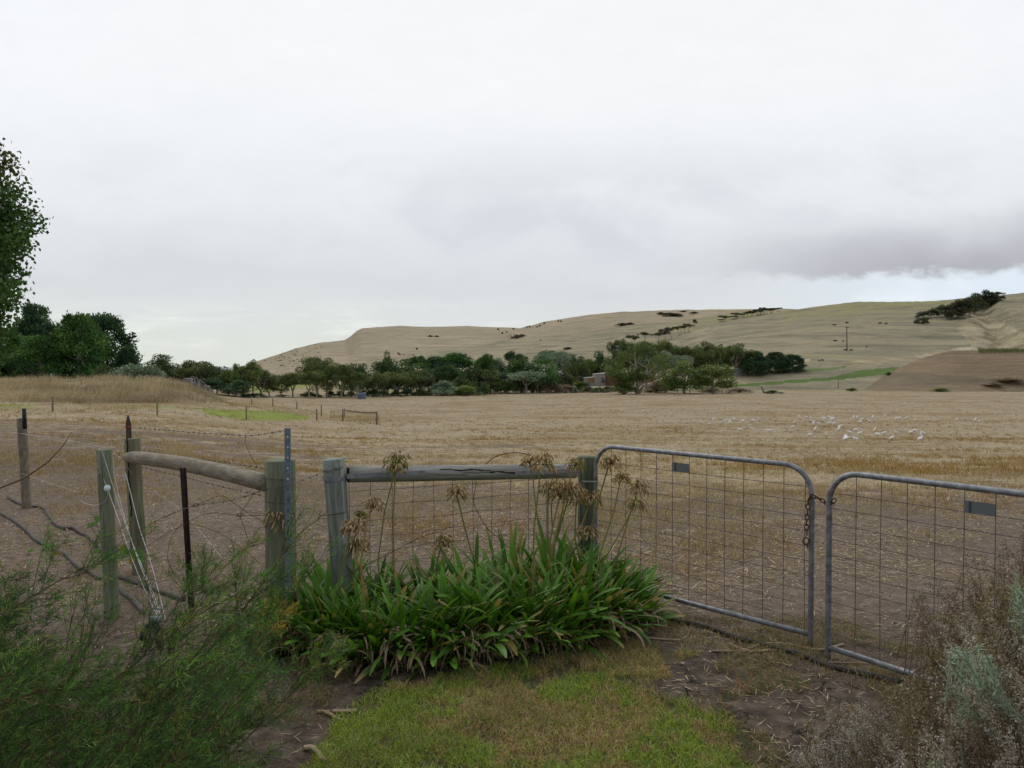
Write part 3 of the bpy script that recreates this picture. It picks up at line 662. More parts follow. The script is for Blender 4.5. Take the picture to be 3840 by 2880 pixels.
gate1 = thing('wire_mesh_gate', 'galvanised mesh gate hung on the mossy post, its rusty chain side on the right', 'gate', (xa, 5.68, 0), 'pair of galvanised mesh gates')
PA = gate(gate1, (xa, 5.68), UA, LA, .05, 1.07, 12, 10, .15, plate=(4, 0), sp=.1336)
g = G(); c = PA(0, .80)
for a in range(1): g.tube([c+np.array([-.10, .0, 0]), c+np.array([-.02, -.02, 0]), c+np.array([.015, -.018, 0]), c+np.array([.018, .012, 0])], .007, 6)
g.make('hinge', M['zinc'], gate1)
xc = (830.5-512)/F*4.30; xd = (1024-512)/F*3.53
UB = unit(np.array([xd-xc, 3.53-4.30])); LB = 1.80
gate2 = thing('wire_mesh_gate', 'galvanised mesh gate running out of the frame at the right behind the dry shrub', 'gate', (xc, 4.30, 0), 'pair of galvanised mesh gates')
PB = gate(gate2, (xc, 4.30), UB, LB, .035, 1.065, 12, 10, .158, tube_r=.0165, plate=(4, 0), sp=.138)
# post beyond the frame that the second gate hangs on
pe = PB(LB+.10, 0); ppx_, ppy_ = topx(pe[0], pe[1], 1.1)
post('fence_post', 'timber post outside the frame at the far end of the right gate', float(ppx_), float(ppy_), float(ppx_), pe[1], .14, M['wood_green'], FP, seed=9)

# rusty chain
def link_chain(pts, root, step=.030, r=.0035, nm='links'):
    pts = np.asarray(pts, float); seg = np.linalg.norm(np.diff(pts, axis=0), axis=1); L = np.r_[0, np.cumsum(seg)]; n = int(L[-1]/step)
    g = G()
    for k in range(n):
        s = (k+.5)*step; c = np.array([np.interp(s, L, pts[:, i]) for i in range(3)]); c2 = np.array([np.interp(s+.004, L, pts[:, i]) for i in range(3)])
        t = unit(c2-c); a = unit(np.cross(t, [.3, 1, .2])); b = np.cross(t, a); a = a if k % 2 else b
        th = np.linspace(0, 2*math.pi, 12); loop = c+t*np.cos(th)[:, None]*step*.62+a*np.sin(th)[:, None]*.0105
        g.tube(loop, r, 5, False)
    g.make(nm, M['rust'], root)
ch0 = PA(LA, .86)
chain = thing('rusty_chain', 'rusty chain holding the two mesh gates together and hanging down beside the left one', 'chain', tuple(ch0))
q0 = at(808.5, 498, 4.44); q1 = at(807, 534, 4.46)
cA = at(819, 498.5, 4.40); cB = at(826, 503, 4.35); cC = at(832, 503.5, 4.28); cD = at(835.5, 499, 4.26)
link_chain([at(808.5, 499, 4.46), at(807.5, 512, 4.45), at(806.5, 525, 4.45), at(807, 536, 4.45)], chain)
link_chain([at(808.5, 499, 4.45), at(812, 496, 4.42), cA, cB, cC, cD], chain, nm='links')
g = G(); c = at(806, 541, 4.45); th = np.linspace(0, 2*math.pi, 16); g.tube(c+np.stack([.017*np.cos(th), 0*th, .019*np.sin(th)], 1), .004, 6, False); g.tube([c+[.01, 0, -.016], c+[.008, -.004, -.04]], .005, 6)
g.make('ring', M['rust'], chain)
o = G().tube([at(806, 525, 4.42), at(810, 534, 4.42), at(822, 529, 4.38), at(830, 524, 4.28), at(838, 522, 4.27)], .0011, 4, False).make('tie_wire', M['wire'], loc=tuple(at(810, 534, 4.42)))
tag(o, 'thin slack tie wire looped between the two gates below the chain', 'wire')

# ---- mesh under the weathered rail
F0 = np.array([(341-512)/F*4.93, 4.93]); F1 = np.array([(583-512)/F*5.72, 5.72]); FU = unit(F1-F0); FL = np.linalg.norm(F1-F0)
g = G(); r = np.random.RandomState(3)
Pf = lambda s, z, w=0: np.array([F0[0]+FU[0]*s, F0[1]+FU[1]*s+w+.03, z])
for k in range(13):
    s = .04+k*.146; g.tube([Pf(s, .02), Pf(s+r.normal()*.004, .5, r.normal()*.006), Pf(s+r.normal()*.003, .94)], .0021, 5, False, (.6, .55, .55))
for k in range(9):
    z = .835-k*.099; S = np.linspace(0, FL, 25); w_ = .004+.0015*k
    g.tube([Pf(s, z+w_*math.sin(s*4+k)+w_*.5*math.sin(s*11+k*2), .003*math.sin(s*9)) for s in S], .0019, 5, False, (.85, .85, .9))
o = g.make('wire_mesh', M['wire'], loc=(F0[0], F0[1], 0)); tag(o, 'square wire mesh stretched under the weathered rail behind the agapanthus', 'wire mesh')

# ---- fence wires
def wire(name, label, pts, r, matl, barbed=False, group=None, c=(1, 1, 1), cat='fence wire', smoothn=6):
    """pts: list of (px, py, d)"""
    P = np.array([at(*p) for p in pts]); n = len(P)
    t = np.arange(n); tt = np.linspace(0, n-1, (n-1)*smoothn+1)
    Pp = np.concatenate([2*P[:1]-P[1:2], P, 2*P[-1:]-P[-2:-1]]); S = []
    for x in tt:       # Catmull-Rom
        k = min(int(x), n-2); f = x-k; a, b, c_, d_ = Pp[k], Pp[k+1], Pp[k+2], Pp[k+3]
        S.append(.5*((2*b)+(-a+c_)*f+(2*a-5*b+4*c_-d_)*f*f+(-a+3*b-3*c_+d_)*f**3))
    S = np.array(S); g = G().tube(S, r, 5, False, c)
    if barbed:
        seg = np.linalg.norm(np.diff(S, axis=0), axis=1); L = np.r_[0, np.cumsum(seg)]; q = np.random.RandomState(n)
        for s in np.arange(.03, L[-1], .085):
            cc = np.array([np.interp(s, L, S[:, i]) for i in range(3)])
            for _ in range(3): v = unit(q.normal(size=3))*.010; g.tube([cc-v, cc+v], r*.9, 4, False, c)
            g.blob(cc, r*2.2, 6, 4, c)
    o = g.make(name, matl, loc=tuple(S[0])); tag(o, label, cat, group); return o
def zl(k, L): return [(*Q(k, a, b), d) for a, b, d in L]
BW = 'rusty and barbed wires of the old fence'
wire('barbed_wire', 'topmost barbed wire from the pointed stake to the blue-grey picket', zl('e', [(975, 208, 6.15), (1200, 222, 5.8), (1450, 244, 5.4), (1740, 262, 5.0), (1890, 268, 4.8), (2020, 252, 4.65), (2150, 228, 4.52)]), .0017, M['wire'], True, BW, (.7, .7, .75))
wire('barbed_wire', 'barbed wire behind the upper edge of the pale pole', zl('e', [(1040, 370, 6.3), (1250, 405, 6.0), (1500, 445, 5.6), (1760, 478, 5.2), (2010, 520, 4.8)]), .0017, M['wire'], True, BW, (.6, .6, .65))
wire('barbed_wire', 'barbed wire under the lower edge of the pale pole', zl('e', [(1060, 505, 6.2), (1300, 560, 5.8), (1480, 605, 5.5), (1700, 660, 5.15), (2010, 730, 4.75)]), .0017, M['wire'], True, BW, (.6, .55, .55))
wire('barbed_wire', 'barbed wire sagging from the grey-green post across the strainer post to the slim post', [(*Q('g', 780, 312), 4.83), (*Q('g', 700, 340), 4.80), (*Q('g', 610, 352), 4.80), (*Q('g', 400, 430), 4.52), (*Q('g', 230, 462), 4.50), (*Q('g', 100, 505), 4.6)] + zl('e', [(1910, 710, 4.62), (1700, 765, 4.7), (1480, 795, 4.8), (1240, 880, 4.9), (1045, 985, 4.95), (800, 1070, 4.95), (500, 1100, 4.95), (200, 1170, 4.9)]), .0018, M['wire'], True, BW, (.75, .6, .55))
wire('barbed_wire', 'barbed wire wrapped twice round the top of the grey-green post', [(*Q('g', 610, 335), 4.86), (*Q('g', 700, 325), 4.82), (*Q('g', 775, 300), 4.86)], .002, M['wire'], True, BW, (.8, .8, .85))
RW = [('rusty wire curving from the strainer post past the rusty picket', [(2000, 870, 4.7), (1810, 868, 4.75), (1600, 852, 4.8), (1480, 885, 4.8), (1400, 935, 4.9), (1250, 1010, 4.95), (1000, 1180, 5.0)]),
      ('rusty wire dropping from the sagging barbed wire through a twisted ring', [(1910, 710, 4.62), (1860, 790, 4.66), (1812, 868, 4.7), (1840, 960, 4.7), (1882, 1085, 4.7)]),
      ('rusty wire arching from the picket to a knot above the ground', [(1250, 885, 4.95), (1350, 835, 4.9), (1480, 790, 4.85), (1560, 760, 4.8), (1675, 722, 4.8), (1780, 790, 4.8), (1900, 870, 4.8), (1990, 920, 4.8)]),
      ('rusty wire curling down to the ground left of the rusty picket', [(1375, 930, 4.92), (1300, 1020, 4.95), (1268, 1130, 5), (1270, 1220, 5), (1310, 1310, 5.1)]),
      ('rusty wire slanting right from the rusty picket into the green shrub', [(1430, 930, 4.9), (1560, 965, 4.85), (1700, 1030, 4.8), (1850, 1140, 4.75), (1960, 1230, 4.7)]),
      ('rusty wire hanging from the ring in front of the cracked post', [(1045, 985, 4.95), (1060, 1050, 4.95), (1030, 1120, 4.95), (990, 1170, 4.95)]),
      ('short rusty wire hanging off the topmost barbed wire', [(1855, 265, 4.85), (1850, 320, 4.85), (1880, 400, 4.85), (1915, 460, 4.85), (1940, 505, 4.85)])]
for l, p in RW: wire('loose_wire', l, zl('e', p), .0017, M['rust'], False, BW, (.9, .7, .7))
for i, (x, y) in enumerate([(1048, 985), (1812, 868), (1885, 1090), (1478, 792)]):
    c = at(*Q('e', x, y), 4.72 if i else 4.93); th = np.linspace(0, 4*math.pi, 26)
    o = G().tube(c+np.stack([.018*np.cos(th), .004*np.sin(th*2), .010*np.sin(th)], 1), .0022, 5, False).make('wire_ring', M['rust'], loc=tuple(c))
    tag(o, ['twisted rusty wire ring in front of the cracked post', 'twisted rusty wire ring between the rusty picket and the strainer post', 'lowest rusty wire ring near the ground left of the strainer post', 'knot of rusty wire just right of the rusty picket'][i], 'wire ring', BW)
WW = 'bright stay wires running to the ground'
ST = [('leftmost white wire from the top of the slim post to the ground', [(765, 378, 4.99), (800, 480, 4.98), (880, 740, 4.9), (1000, 1080, 4.7), (1150, 1440, 4.45), (1215, 1640, 4.3)]),
      ('white wire with the round tag down the front of the slim post', [(732, 470, 5.0), (808, 665, 4.99), (900, 920, 4.8), (1000, 1210, 4.6), (1110, 1470, 4.42), (1185, 1620, 4.3)]),
      ('white wire between the slim post and the cracked post', [(850, 430, 5.05), (880, 650, 5.0), (960, 960, 4.8), (1040, 1200, 4.6), (1140, 1450, 4.4), (1200, 1640, 4.3)]),
      ('rightmost white wire crossing the cracked post down to the ground', [(945, 545, 5.9), (990, 720, 5.6), (1050, 960, 5.3), (1130, 1200, 5.0), (1200, 1460, 4.7), (1250, 1660, 4.45)]),
      ('white wire looping in a hook beside the slim post', [(750, 548, 5.0), (640, 620, 5.0), (590, 690, 5.0), (605, 760, 5.0), (700, 795, 5.0), (780, 775, 5.0), (808, 735, 4.99), (812, 690, 4.985)])]
for l, p in ST: wire('stay_wire', l, zl('e', p), .0020, M['white_wire'], False, WW)
c = at(*Q('e', 808, 665), 4.965); o = G().tube([c+[0, -.003, 0], c+[0, .003, 0]], .021, 14, c=(6, 6, 6)).make('wire_tag', M['plate'], loc=tuple(c)); tag(o, 'small round pale tag clipped on the white wire of the slim post', 'tag')
PW = 'plain wires of the left fence'
for l, p in [('upper pale wire running left from the slim post to the frame edge', [(0, 205, 8.5), (100, 245, 8.6), (400, 285, 7.5), (800, 362, 5.3)]),
             ('second pale wire from the far left post toward the slim post', [(160, 250, 9.3), (500, 320, 7.4), (850, 400, 5.6), (1000, 560, 5.8)]),
             ('low pale wire from the far left post toward the white loop', [(160, 552, 9.3), (400, 635, 7.4), (600, 700, 6.0)]),
             ('pale wire slanting down across the bare soil behind the rusty picket', [(1060, 650, 6.4), (1300, 780, 6.3), (1500, 980, 6.2), (1680, 1200, 5.9)]),
             ('thin wire hanging to the right of the strainer post', [(2190, 430, 4.9), (2195, 700, 4.9), (2240, 980, 4.85)])]:
    wire('fence_wire', l, zl('e', p), .0015, M['white_wire'], False, PW, (.75, .75, .75))
wire('fence_wire', 'wire wrapped round the middle of the grey-green post', [(*Q('g', 600, 672), 4.86), (*Q('g', 720, 660), 4.82), (*Q('g', 805, 642), 4.86)], .002, M['rust'], False, PW)
for l, y in (('upper wire band round the thick strainer post', 398), ('lower wire band round the thick strainer post', 575)):
    c = np.array([s_top[0], 4.65, at(*Q('g', 300, y), 4.56)[2]]); th = np.linspace(0, 2*math.pi, 24)
    o = G().tube(c+np.stack([.0925*np.cos(th), .0925*np.sin(th), .004*np.sin(th*2)], 1), .0022, 5, False, (.5, .5, .5)).make('wire_band', M['wire'], loc=tuple(c)); tag(o, l, 'wire band')
wire('dry_cane', 'thin brown cane arching over the weathered rail and down behind the seed heads', zl('i', [(38, 290, 5.5), (100, 235, 5.5), (200, 202, 5.5), (300, 198, 5.5), (390, 220, 5.45), (470, 270, 5.4), (540, 320, 5.35), (578, 385, 5.3), (565, 480, 5.3), (540, 590, 5.3), (545, 770, 5.3)]), .0035, M['rust'], False, None, (.5, .5, .45), 'dry cane')
wire('dry_cane', 'thin dark cane curving through the mesh below the rail', zl('g', [(1782, 410, 5.2), (1762, 560, 5.2), (1790, 640, 5.2), (1860, 760, 5.2), (1960, 850, 5.15), (2040, 930, 5.1)]), .0026, M['rust'], False, None, (.5, .5, .45), 'dry cane')
wire('dry_cane', 'long thin cane crossing low through the mesh from the strainer post', zl('g', [(700, 1190, 4.7), (900, 1070, 4.75), (1120, 960, 4.8), (1350, 840, 4.9), (1490, 795, 4.95), (1560, 810, 5.0)]), .0022, M['rust'], False, None, (.6, .55, .5), 'dry cane')

# black handled strainer on the ground
c = gpt(159, 4.3)
ws = thing('wire_strainer', 'black handled wire strainer gripping the white wires at the ground', 'wire strainer', tuple(c))
g = G(); g.tube([at(*Q('f', 1075, 690), 4.15), at(*Q('f', 1085, 640), 4.18), at(*Q('f', 1110, 595), 4.2), at(*Q('f', 1165, 560), 4.22)], [.016, .02, .021, .015], 10); g.make('handle', M['black_plastic'], ws)
g = G(); g.tube([at(*Q('f', 1205, 750), 4.15), at(*Q('f', 1200, 690), 4.18), at(*Q('f', 1195, 620), 4.2), at(*Q('f', 1170, 560), 4.22)], [.015, .02, .021, .015], 10); g.make('handle', M['black_plastic'], ws)
g = G(); g.box(at(*Q('f', 1170, 540), 4.22), (.06, .03, .035)); g.tube([at(*Q('f', 1140, 450), 4.3), at(*Q('f', 1215, 460), 4.25)], .006, 6); g.make('jaw', M['galv'], ws)

# hoses and pipe lying on the soil
def lay(name, label, pts, r, matl, cat, group=None, lift=0, c=(1, 1, 1), seed=0):
    P = []
    for k, x, y in pts:
        h = hit(*Q(k, x, y)); P.append([h[0], h[1], h[2]+r*.7+lift])
    P = np.array(P); n = len(P); t = np.linspace(0, n-1, (n-1)*6+1); Pp = np.concatenate([2*P[:1]-P[1:2], P, 2*P[-1:]-P[-2:-1]]); S = []
    for x in t:
        k = min(int(x), n-2); f = x-k; a, b, c_, d_ = Pp[k:k+4]; S.append(.5*((2*b)+(-a+c_)*f+(2*a-5*b+4*c_-d_)*f*f+(-a+3*b-3*c_+d_)*f**3))
    S = np.array(S); S[:, 2] = H(S[:, 0], S[:, 1])+r*.75+lift
    o = G().tube(S, r, 9, True, c).make(name, matl, loc=tuple(S[len(S)//2])); return tag(o, label, cat, group)
lay('garden_hose', 'faded grey hose winding from the far left post down to the rusty picket', [('e', 60, 735), ('e', 140, 790), ('e', 240, 812), ('e', 330, 832), ('e', 370, 880), ('e', 410, 940), ('e', 480, 985), ('e', 560, 990), ('e', 640, 1035), ('e', 700, 1080), ('e', 780, 1180), ('e', 880, 1330), ('e', 1000, 1385), ('e', 1200, 1470), ('e', 1390, 1545)], .017, M['hose'], 'hose', 'grey irrigation hoses on the soil', c=(1, .92, .88))
lay('garden_hose', 'grey hose running below the slim post to the wire strainer', [('e', 0, 865), ('e', 60, 895), ('e', 130, 940), ('e', 200, 1000), ('e', 260, 1055), ('e', 330, 1110), ('e', 420, 1150), ('e', 500, 1195), ('e', 590, 1270), ('e', 660, 1320), ('e', 740, 1352), ('e', 850, 1390), ('e', 920, 1460), ('e', 1000, 1550), ('f', 1080, 520)], .016, M['hose'], 'hose', 'grey irrigation hoses on the soil')
lay('garden_hose', 'short length of grey hose beside the agapanthus at the foot of the strainer post', [('f', 1640, 560), ('f', 1840, 640), ('f', 1960, 710), ('f', 2040, 780), ('f', 2090, 830)], .016, M['hose'], 'hose', 'grey irrigation hoses on the soil')
lay('black_pipe', 'old black poly pipe on the soil under the gates', [('k', 900, 450), ('k', 1000, 500), ('k', 1200, 575), ('k', 1350, 610), ('k', 1500, 640), ('k', 1700, 695), ('k', 1900, 755), ('k', 2060, 800), ('k', 2212, 850), ('l', 650, 885), ('l', 820, 940), ('l', 1050, 1010), ('l', 1300, 1090)], .016, M['pipe'], 'pipe')
o = lay('buried_pipe', 'dark pipe end sticking out of the soil at the left of the agapanthus', [('h', 10, 860), ('h', 100, 835), ('h', 200, 815)], .032, M['black_plastic'], 'pipe')

# sticks
SK = [('bleached forked stick at the bottom edge left of the lawn', [('h', 280, 1545), ('h', 350, 1600), ('h', 440, 1665)], .011, (1.5, 1.4, 1.25)),
      ('long pale branch lying below the meeting ends of the gates', [('l', -140, 835), ('l', 60, 800), ('l', 250, 778), ('l', 450, 772), ('l', 640, 780), ('l', 850, 785)], .007, (1.3, 1.15, 1.1)),
      ('pale broken stick beside the black pipe left of the gate ends', [('k', 1680, 755), ('k', 1830, 795), ('k', 1990, 790)], .008, (1.4, 1.25, 1.1)),
      ('second thin branch under the long pale branch', [('l', 0, 830), ('l', 150, 800), ('l', 240, 795), ('l', 380, 800)], .005, (1.2, 1.05, 1.0)),
      ('straight pale stalk lying at the front edge of the agapanthus', [('k', 1040, 722), ('k', 1180, 728), ('k', 1310, 740)], .006, (1.5, 1.35, 1.1)),
      ('grey stick lying on the soil in front of the right gate', [('l', 740, 888), ('l', 900, 892), ('l', 1100, 905)], .005, (1.2, 1.15, 1.1)),
      ('reddish strip of bark on the soil right of the lawn', [('l', 50, 1040), ('l', 80, 1085), ('l', 150, 1120)], .006, (.75, .40, .28)),
      ('bundle of broken canes left of the lawn', [('h', 380, 1270), ('h', 440, 1310), ('h', 560, 1350)], .008, (1.3, 1.1, .9)),
      ('short pale cane just above the bundle of broken canes', [('h', 500, 1285), ('h', 580, 1295), ('h', 680, 1290)], .009, (1.5, 1.35, 1.15))]
for l, p, r_, c_ in SK:
    lay('stick' if 'bark' not in l else 'bark_strip', l, p, r_, M['wood_pale'], 'stick', 'sticks lying on the bare soil', lift=.004, c=c_)

# ================================================================== PLANTS NEAR THE CAMERA
def ribbon_leaves(bases, dirs, L, W, droop, C0, C1, nseg=6, rs=rs, twist=.0, kink=None, dryt=0):
    """arching strap leaves with a keel; returns V, faces, colours"""
    n = len(bases); dirs = unit(dirs); Hh = dirs*np.array([1, 1, 0]); Hh = Hh/(np.linalg.norm(Hh, axis=1, keepdims=True)+1e-6)
    t = np.linspace(0, 1, nseg+1); up0 = np.arctan2(dirs[:, 2], np.linalg.norm(dirs[:, :2], axis=1))
    P = np.zeros((n, nseg+1, 3)); P[:, 0] = bases; ang = up0.copy(); T_ = np.zeros((n, nseg+1, 3))
    for k in range(nseg+1):
        T_[:, k] = Hh*np.cos(ang)[:, None]+np.array([0, 0, 1.])*np.sin(ang)[:, None]
        if k < nseg:
            P[:, k+1] = P[:, k]+T_[:, k]*(L/nseg)[:, None]; ang = ang-droop/nseg*(.35+1.5*t[k]+(0 if kink is None else kink*(k == nseg*2//3)))
    S = np.cross(Hh, [0, 0, 1.]); tw = twist*rs.normal(size=n)
    S = unit(S*np.cos(tw)[:, None]+np.array([0, 0, 1.])*np.sin(tw)[:, None])
    prof = np.interp(t, [0, .25, .75, .93, 1], [.6, 1, .95, .72, .22])
    Wd = W[:, None]*prof[None]; N = np.cross(S[:, None, :], T_)
    Lf = P-S[:, None]*Wd[..., None]*.5+N*Wd[..., None]*.18; Rt = P+S[:, None]*Wd[..., None]*.5+N*Wd[..., None]*.18
    V = np.stack([Lf, P, Rt], 2).reshape(n, -1, 3); m = (nseg+1)*3; f = []
    for k in range(nseg):
        a = k*3; f += [[a, a+1, a+4, a+3], [a+1, a+2, a+5, a+4]]
    f = np.array(f)[None]+(np.arange(n)*m)[:, None, None]
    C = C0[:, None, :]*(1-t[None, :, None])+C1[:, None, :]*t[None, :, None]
    if dryt: dm = rs.rand(n) < dryt; C[dm, -1] = [.42, .30, .14]; C[dm & (rs.rand(n) < .5), -2] = [.34, .27, .08]
    C = np.repeat(C[:, :, None, :], 3, 2).reshape(n, -1, 3)
    return V.reshape(-1, 3), [f.reshape(-1, 4)], C.reshape(-1, 3)

AG = [(300, 655, .46), (330, 664, .52), (368, 668, .50), (408, 670, .52), (448, 668, .52), (488, 664, .55), (528, 658, .58), (566, 650, .58), (600, 642, .54), (628, 634, .46),
      (338, 632, .50), (378, 636, .48), (425, 636, .50), (470, 634, .56), (512, 630, .64), (552, 626, .64), (590, 620, .60), (622, 618, .50)]
ORD = ['first', 'second', 'third', 'fourth', 'fifth', 'sixth', 'seventh', 'eighth', 'ninth', 'tenth', 'eleventh', 'twelfth']
clumps = []
for i, (px, py, hh) in enumerate(AG):
    b = hit(px-(6 if px > 560 else 0), py-9); frontrow = i < 10; k = i if frontrow else i-10; r = np.random.RandomState(100+i)
    if i == 0: lab = 'low agapanthus clump at the left end of the row, against the thick strainer post'
    elif i == 9: lab = 'agapanthus clump at the right end of the front row, leaves over the gate rail'
    else: lab = '%s agapanthus clump from the left in the %s row along the wire mesh' % (ORD[k], 'front' if frontrow else 'back')
    root = thing('agapanthus_plant', lab, 'agapanthus', tuple(b), 'agapanthus clumps in front of the fence')
    n = 112; th = r.uniform(0, 2*math.pi, n); rad_ = r.uniform(0, .085, n)**.8
    base = np.stack([b[0]+np.cos(th)*rad_, b[1]+np.sin(th)*rad_, np.full(n, b[2]-.01)+r.uniform(0, .06, n)], 1)
    el = R(89)-rad_/.085*R(28)-np.abs(r.normal(size=n))*R(14); az_ = th+r.normal(size=n)*.45
    # wind/ light lean to the right as in the row
    D = np.stack([np.cos(az_)*np.cos(el), np.sin(az_)*np.cos(el), np.sin(el)], 1)+np.array([.07, -.05, 0])
    L = hh*.90*r.uniform(.60, 1.12, n)*(1.0-.22*np.clip(-np.sin(az_), 0, 1))*(1-(.18*np.clip(np.cos(az_), 0, 1) if px > 560 else 0)); W = r.uniform(.020, .044, n)*r.uniform(.8, 1.1, n); dr = R(1)*r.gamma(2.2, 17, n)
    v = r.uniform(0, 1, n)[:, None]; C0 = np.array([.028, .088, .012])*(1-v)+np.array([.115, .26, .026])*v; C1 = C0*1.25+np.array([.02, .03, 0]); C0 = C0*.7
    ye = r.rand(n) < .03; C1[ye] = np.array([.34, .26, .06]); C0[ye] = C0[ye]*.6+np.array([.07, .07, .01])
    br = r.rand(n) < .03; C1[br] = np.array([.30, .20, .09])
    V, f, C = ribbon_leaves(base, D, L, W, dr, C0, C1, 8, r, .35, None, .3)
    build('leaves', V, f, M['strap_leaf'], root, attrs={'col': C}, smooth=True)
    n = 95 if frontrow else 16; th = r.uniform(math.pi*.95, math.pi*2.05, n) if frontrow else r.uniform(0, 6.28, n)
    base = np.stack([b[0]+r.normal(size=n)*.09, b[1]+r.normal(size=n)*.05-.05, b[2]+r.uniform(.0, .14, n)], 1)
    D = np.stack([np.cos(th), np.sin(th), r.uniform(.1, 1.0, n)], 1); L = r.uniform(.10, .30, n); W = r.uniform(.005, .017, n)
    v = r.uniform(0, 1, n)[:, None]; C0 = np.array([.26, .165, .085])*(1-v)+np.array([.68, .55, .38])*v
    V, f, C = ribbon_leaves(base, D, L, W, R(1)*r.uniform(90, 210, n), C0, C0*.85, 6, r, .9)
    build('dead_leaves', V, f, M['dry'], root, attrs={'col': C}, smooth=True)
    clumps.append((b, root))

def seed_head(r, size=.066, green=.1):
    """umbel with drooping dry pods, around origin, stalk joint at (0,0,-size*.45)"""
    g = G(); n = 84; P = []; 
    pods = []
    for k in range(n):
        a = r.uniform(0, 2*math.pi); e = math.asin(r.uniform(-.5, 1)); d = np.array([math.cos(a)*math.cos(e), math.sin(a)*math.cos(e), math.sin(e)])
        L = size*r.uniform(.45, .95); o = np.array([0, 0, -size*.45]); mid = o+d*L*.6+np.array([0, 0, L*.25]); end = o+d*L+np.array([0, 0, L*.12])
        c = (.34, .24, .10) if r.rand() > green else (.20, .26, .05)
        g.tube([o, mid, end], .0011, 4, False, c)
        dd = unit(d*.55+np.array([r.normal()*.25, r.normal()*.25, -.95])); pl = size*r.uniform(.30, .46)
        v = r.rand(); pc = np.array([.30, .17, .085])*(1-v)+np.array([.85, .64, .38])*v
        if r.rand() < green*1.2: pc = np.array([.30, .33, .09])
        g.tube([end, end+dd*pl*.3, end+dd*pl*.7, end+dd*pl], [.0016, .0046, .0040, .0008], 5, False, tuple(pc))
    return g
HEADS = [('g', 1190, 225, 84, [(1172, 330), (1155, 700), (1163, 1120)]), ('g', 1175, 300, 40, [(1160, 370), (1090, 640), (1040, 1020)]), ('g', 1635, 465, 72, [(1640, 530), (1690, 740), (1770, 1040), (1800, 1200)]),
         ('g', 1010, 560, 62, [(998, 590), (955, 720), (910, 1020)]), ('g', 910, 645, 42, [(900, 680), (850, 900), (820, 1100)]), ('g', 865, 725, 82, [(838, 760), (780, 1020), (700, 1400)]),
         ('g', 870, 865, 82, [(845, 910), (800, 1080), (740, 1300)]), ('g', 920, 870, 50, [(928, 930), (900, 1100), (870, 1290)]), ('g', 1535, 845, 62, [(1515, 900), (1470, 1100), (1350, 1420)]), ('g', 290, 660, 86, [(305, 760), (340, 920), (430, 1240)]),
         ('i', 475, 240, 86, [(458, 290), (440, 480), (405, 790)]), ('i', 372, 245, 52, [(400, 400), (415, 560), (440, 740)]), ('i', 722, 258, 62, [(695, 320), (640, 560), (550, 880)]),
         ('i', 985, 245, 68, [(965, 310), (915, 480), (850, 730), (640, 1020)]), ('i', 1070, 365, 56, [(1060, 400), (1010, 640), (905, 960)]), ('i', 1195, 430, 66, [(1185, 490), (1130, 660), (1040, 960)]),
         ('i', 1177, 560, 60, [(1160, 600), (1080, 760), (910, 1050)]), ('i', 525, 435, 68, [(515, 500), (510, 640), (512, 800)]), ('i', 600, 470, 76, [(598, 540), (560, 700), (530, 860)]),
         ('i', 690, 450, 84, [(665, 540), (600, 780), (510, 1060)]), ('i', 740, 515, 66, [(725, 590), (720, 700), (715, 840)]), ('i', 855, 515, 68, [(830, 570), (780, 710), (650, 960)]),
         ('i', 812, 765, 70, [(790, 800), (650, 1040), (470, 1370)]), ('i', 640, 440, 70, [(640, 520), (610, 700), (560, 900)])]
for i, (k, x, y, s, st) in enumerate(HEADS):
    px, py = Q(k, x, y); lo = Q(k, *st[-1])
    # root of the stalk: nearest clump to the lower end
    best = min(clumps, key=lambda c: abs(topx(c[0][0], c[0][1], c[0][2])[0]-lo[0])+(0 if lo[1] > 600 or c[0][1] > 4.9 else 8))
    b, root = best; d0 = b[1]; r = np.random.RandomState(300+i)
    dh = d0+r.uniform(-.05, .10); size = 1.3*s/ZR[k][2]/3.75/F*dh
    c = at(px, py, dh); j = c+np.array([0, 0, -size*.45])
    pts = [b+np.array([r.normal()*.02, r.normal()*.02, .02])]+[at(*Q(k, *p), d0+(dh-d0)*f) for p, f in zip(st[::-1], np.linspace(.3, 1, len(st)))][0 if len(st) > 2 else 0:]+[j]
    cc = (.20, .22, .07) if i % 3 else (.36, .25, .09)
    G().tube(pts, .0052 if s > 60 else .0042, 7, False, cc).make('stalk', M['stem'], root)
    g = seed_head(r, size, .12 if i % 4 else .3); g.v = [v+c for v in g.v]; g.make('seed_head', M['dry'], root)

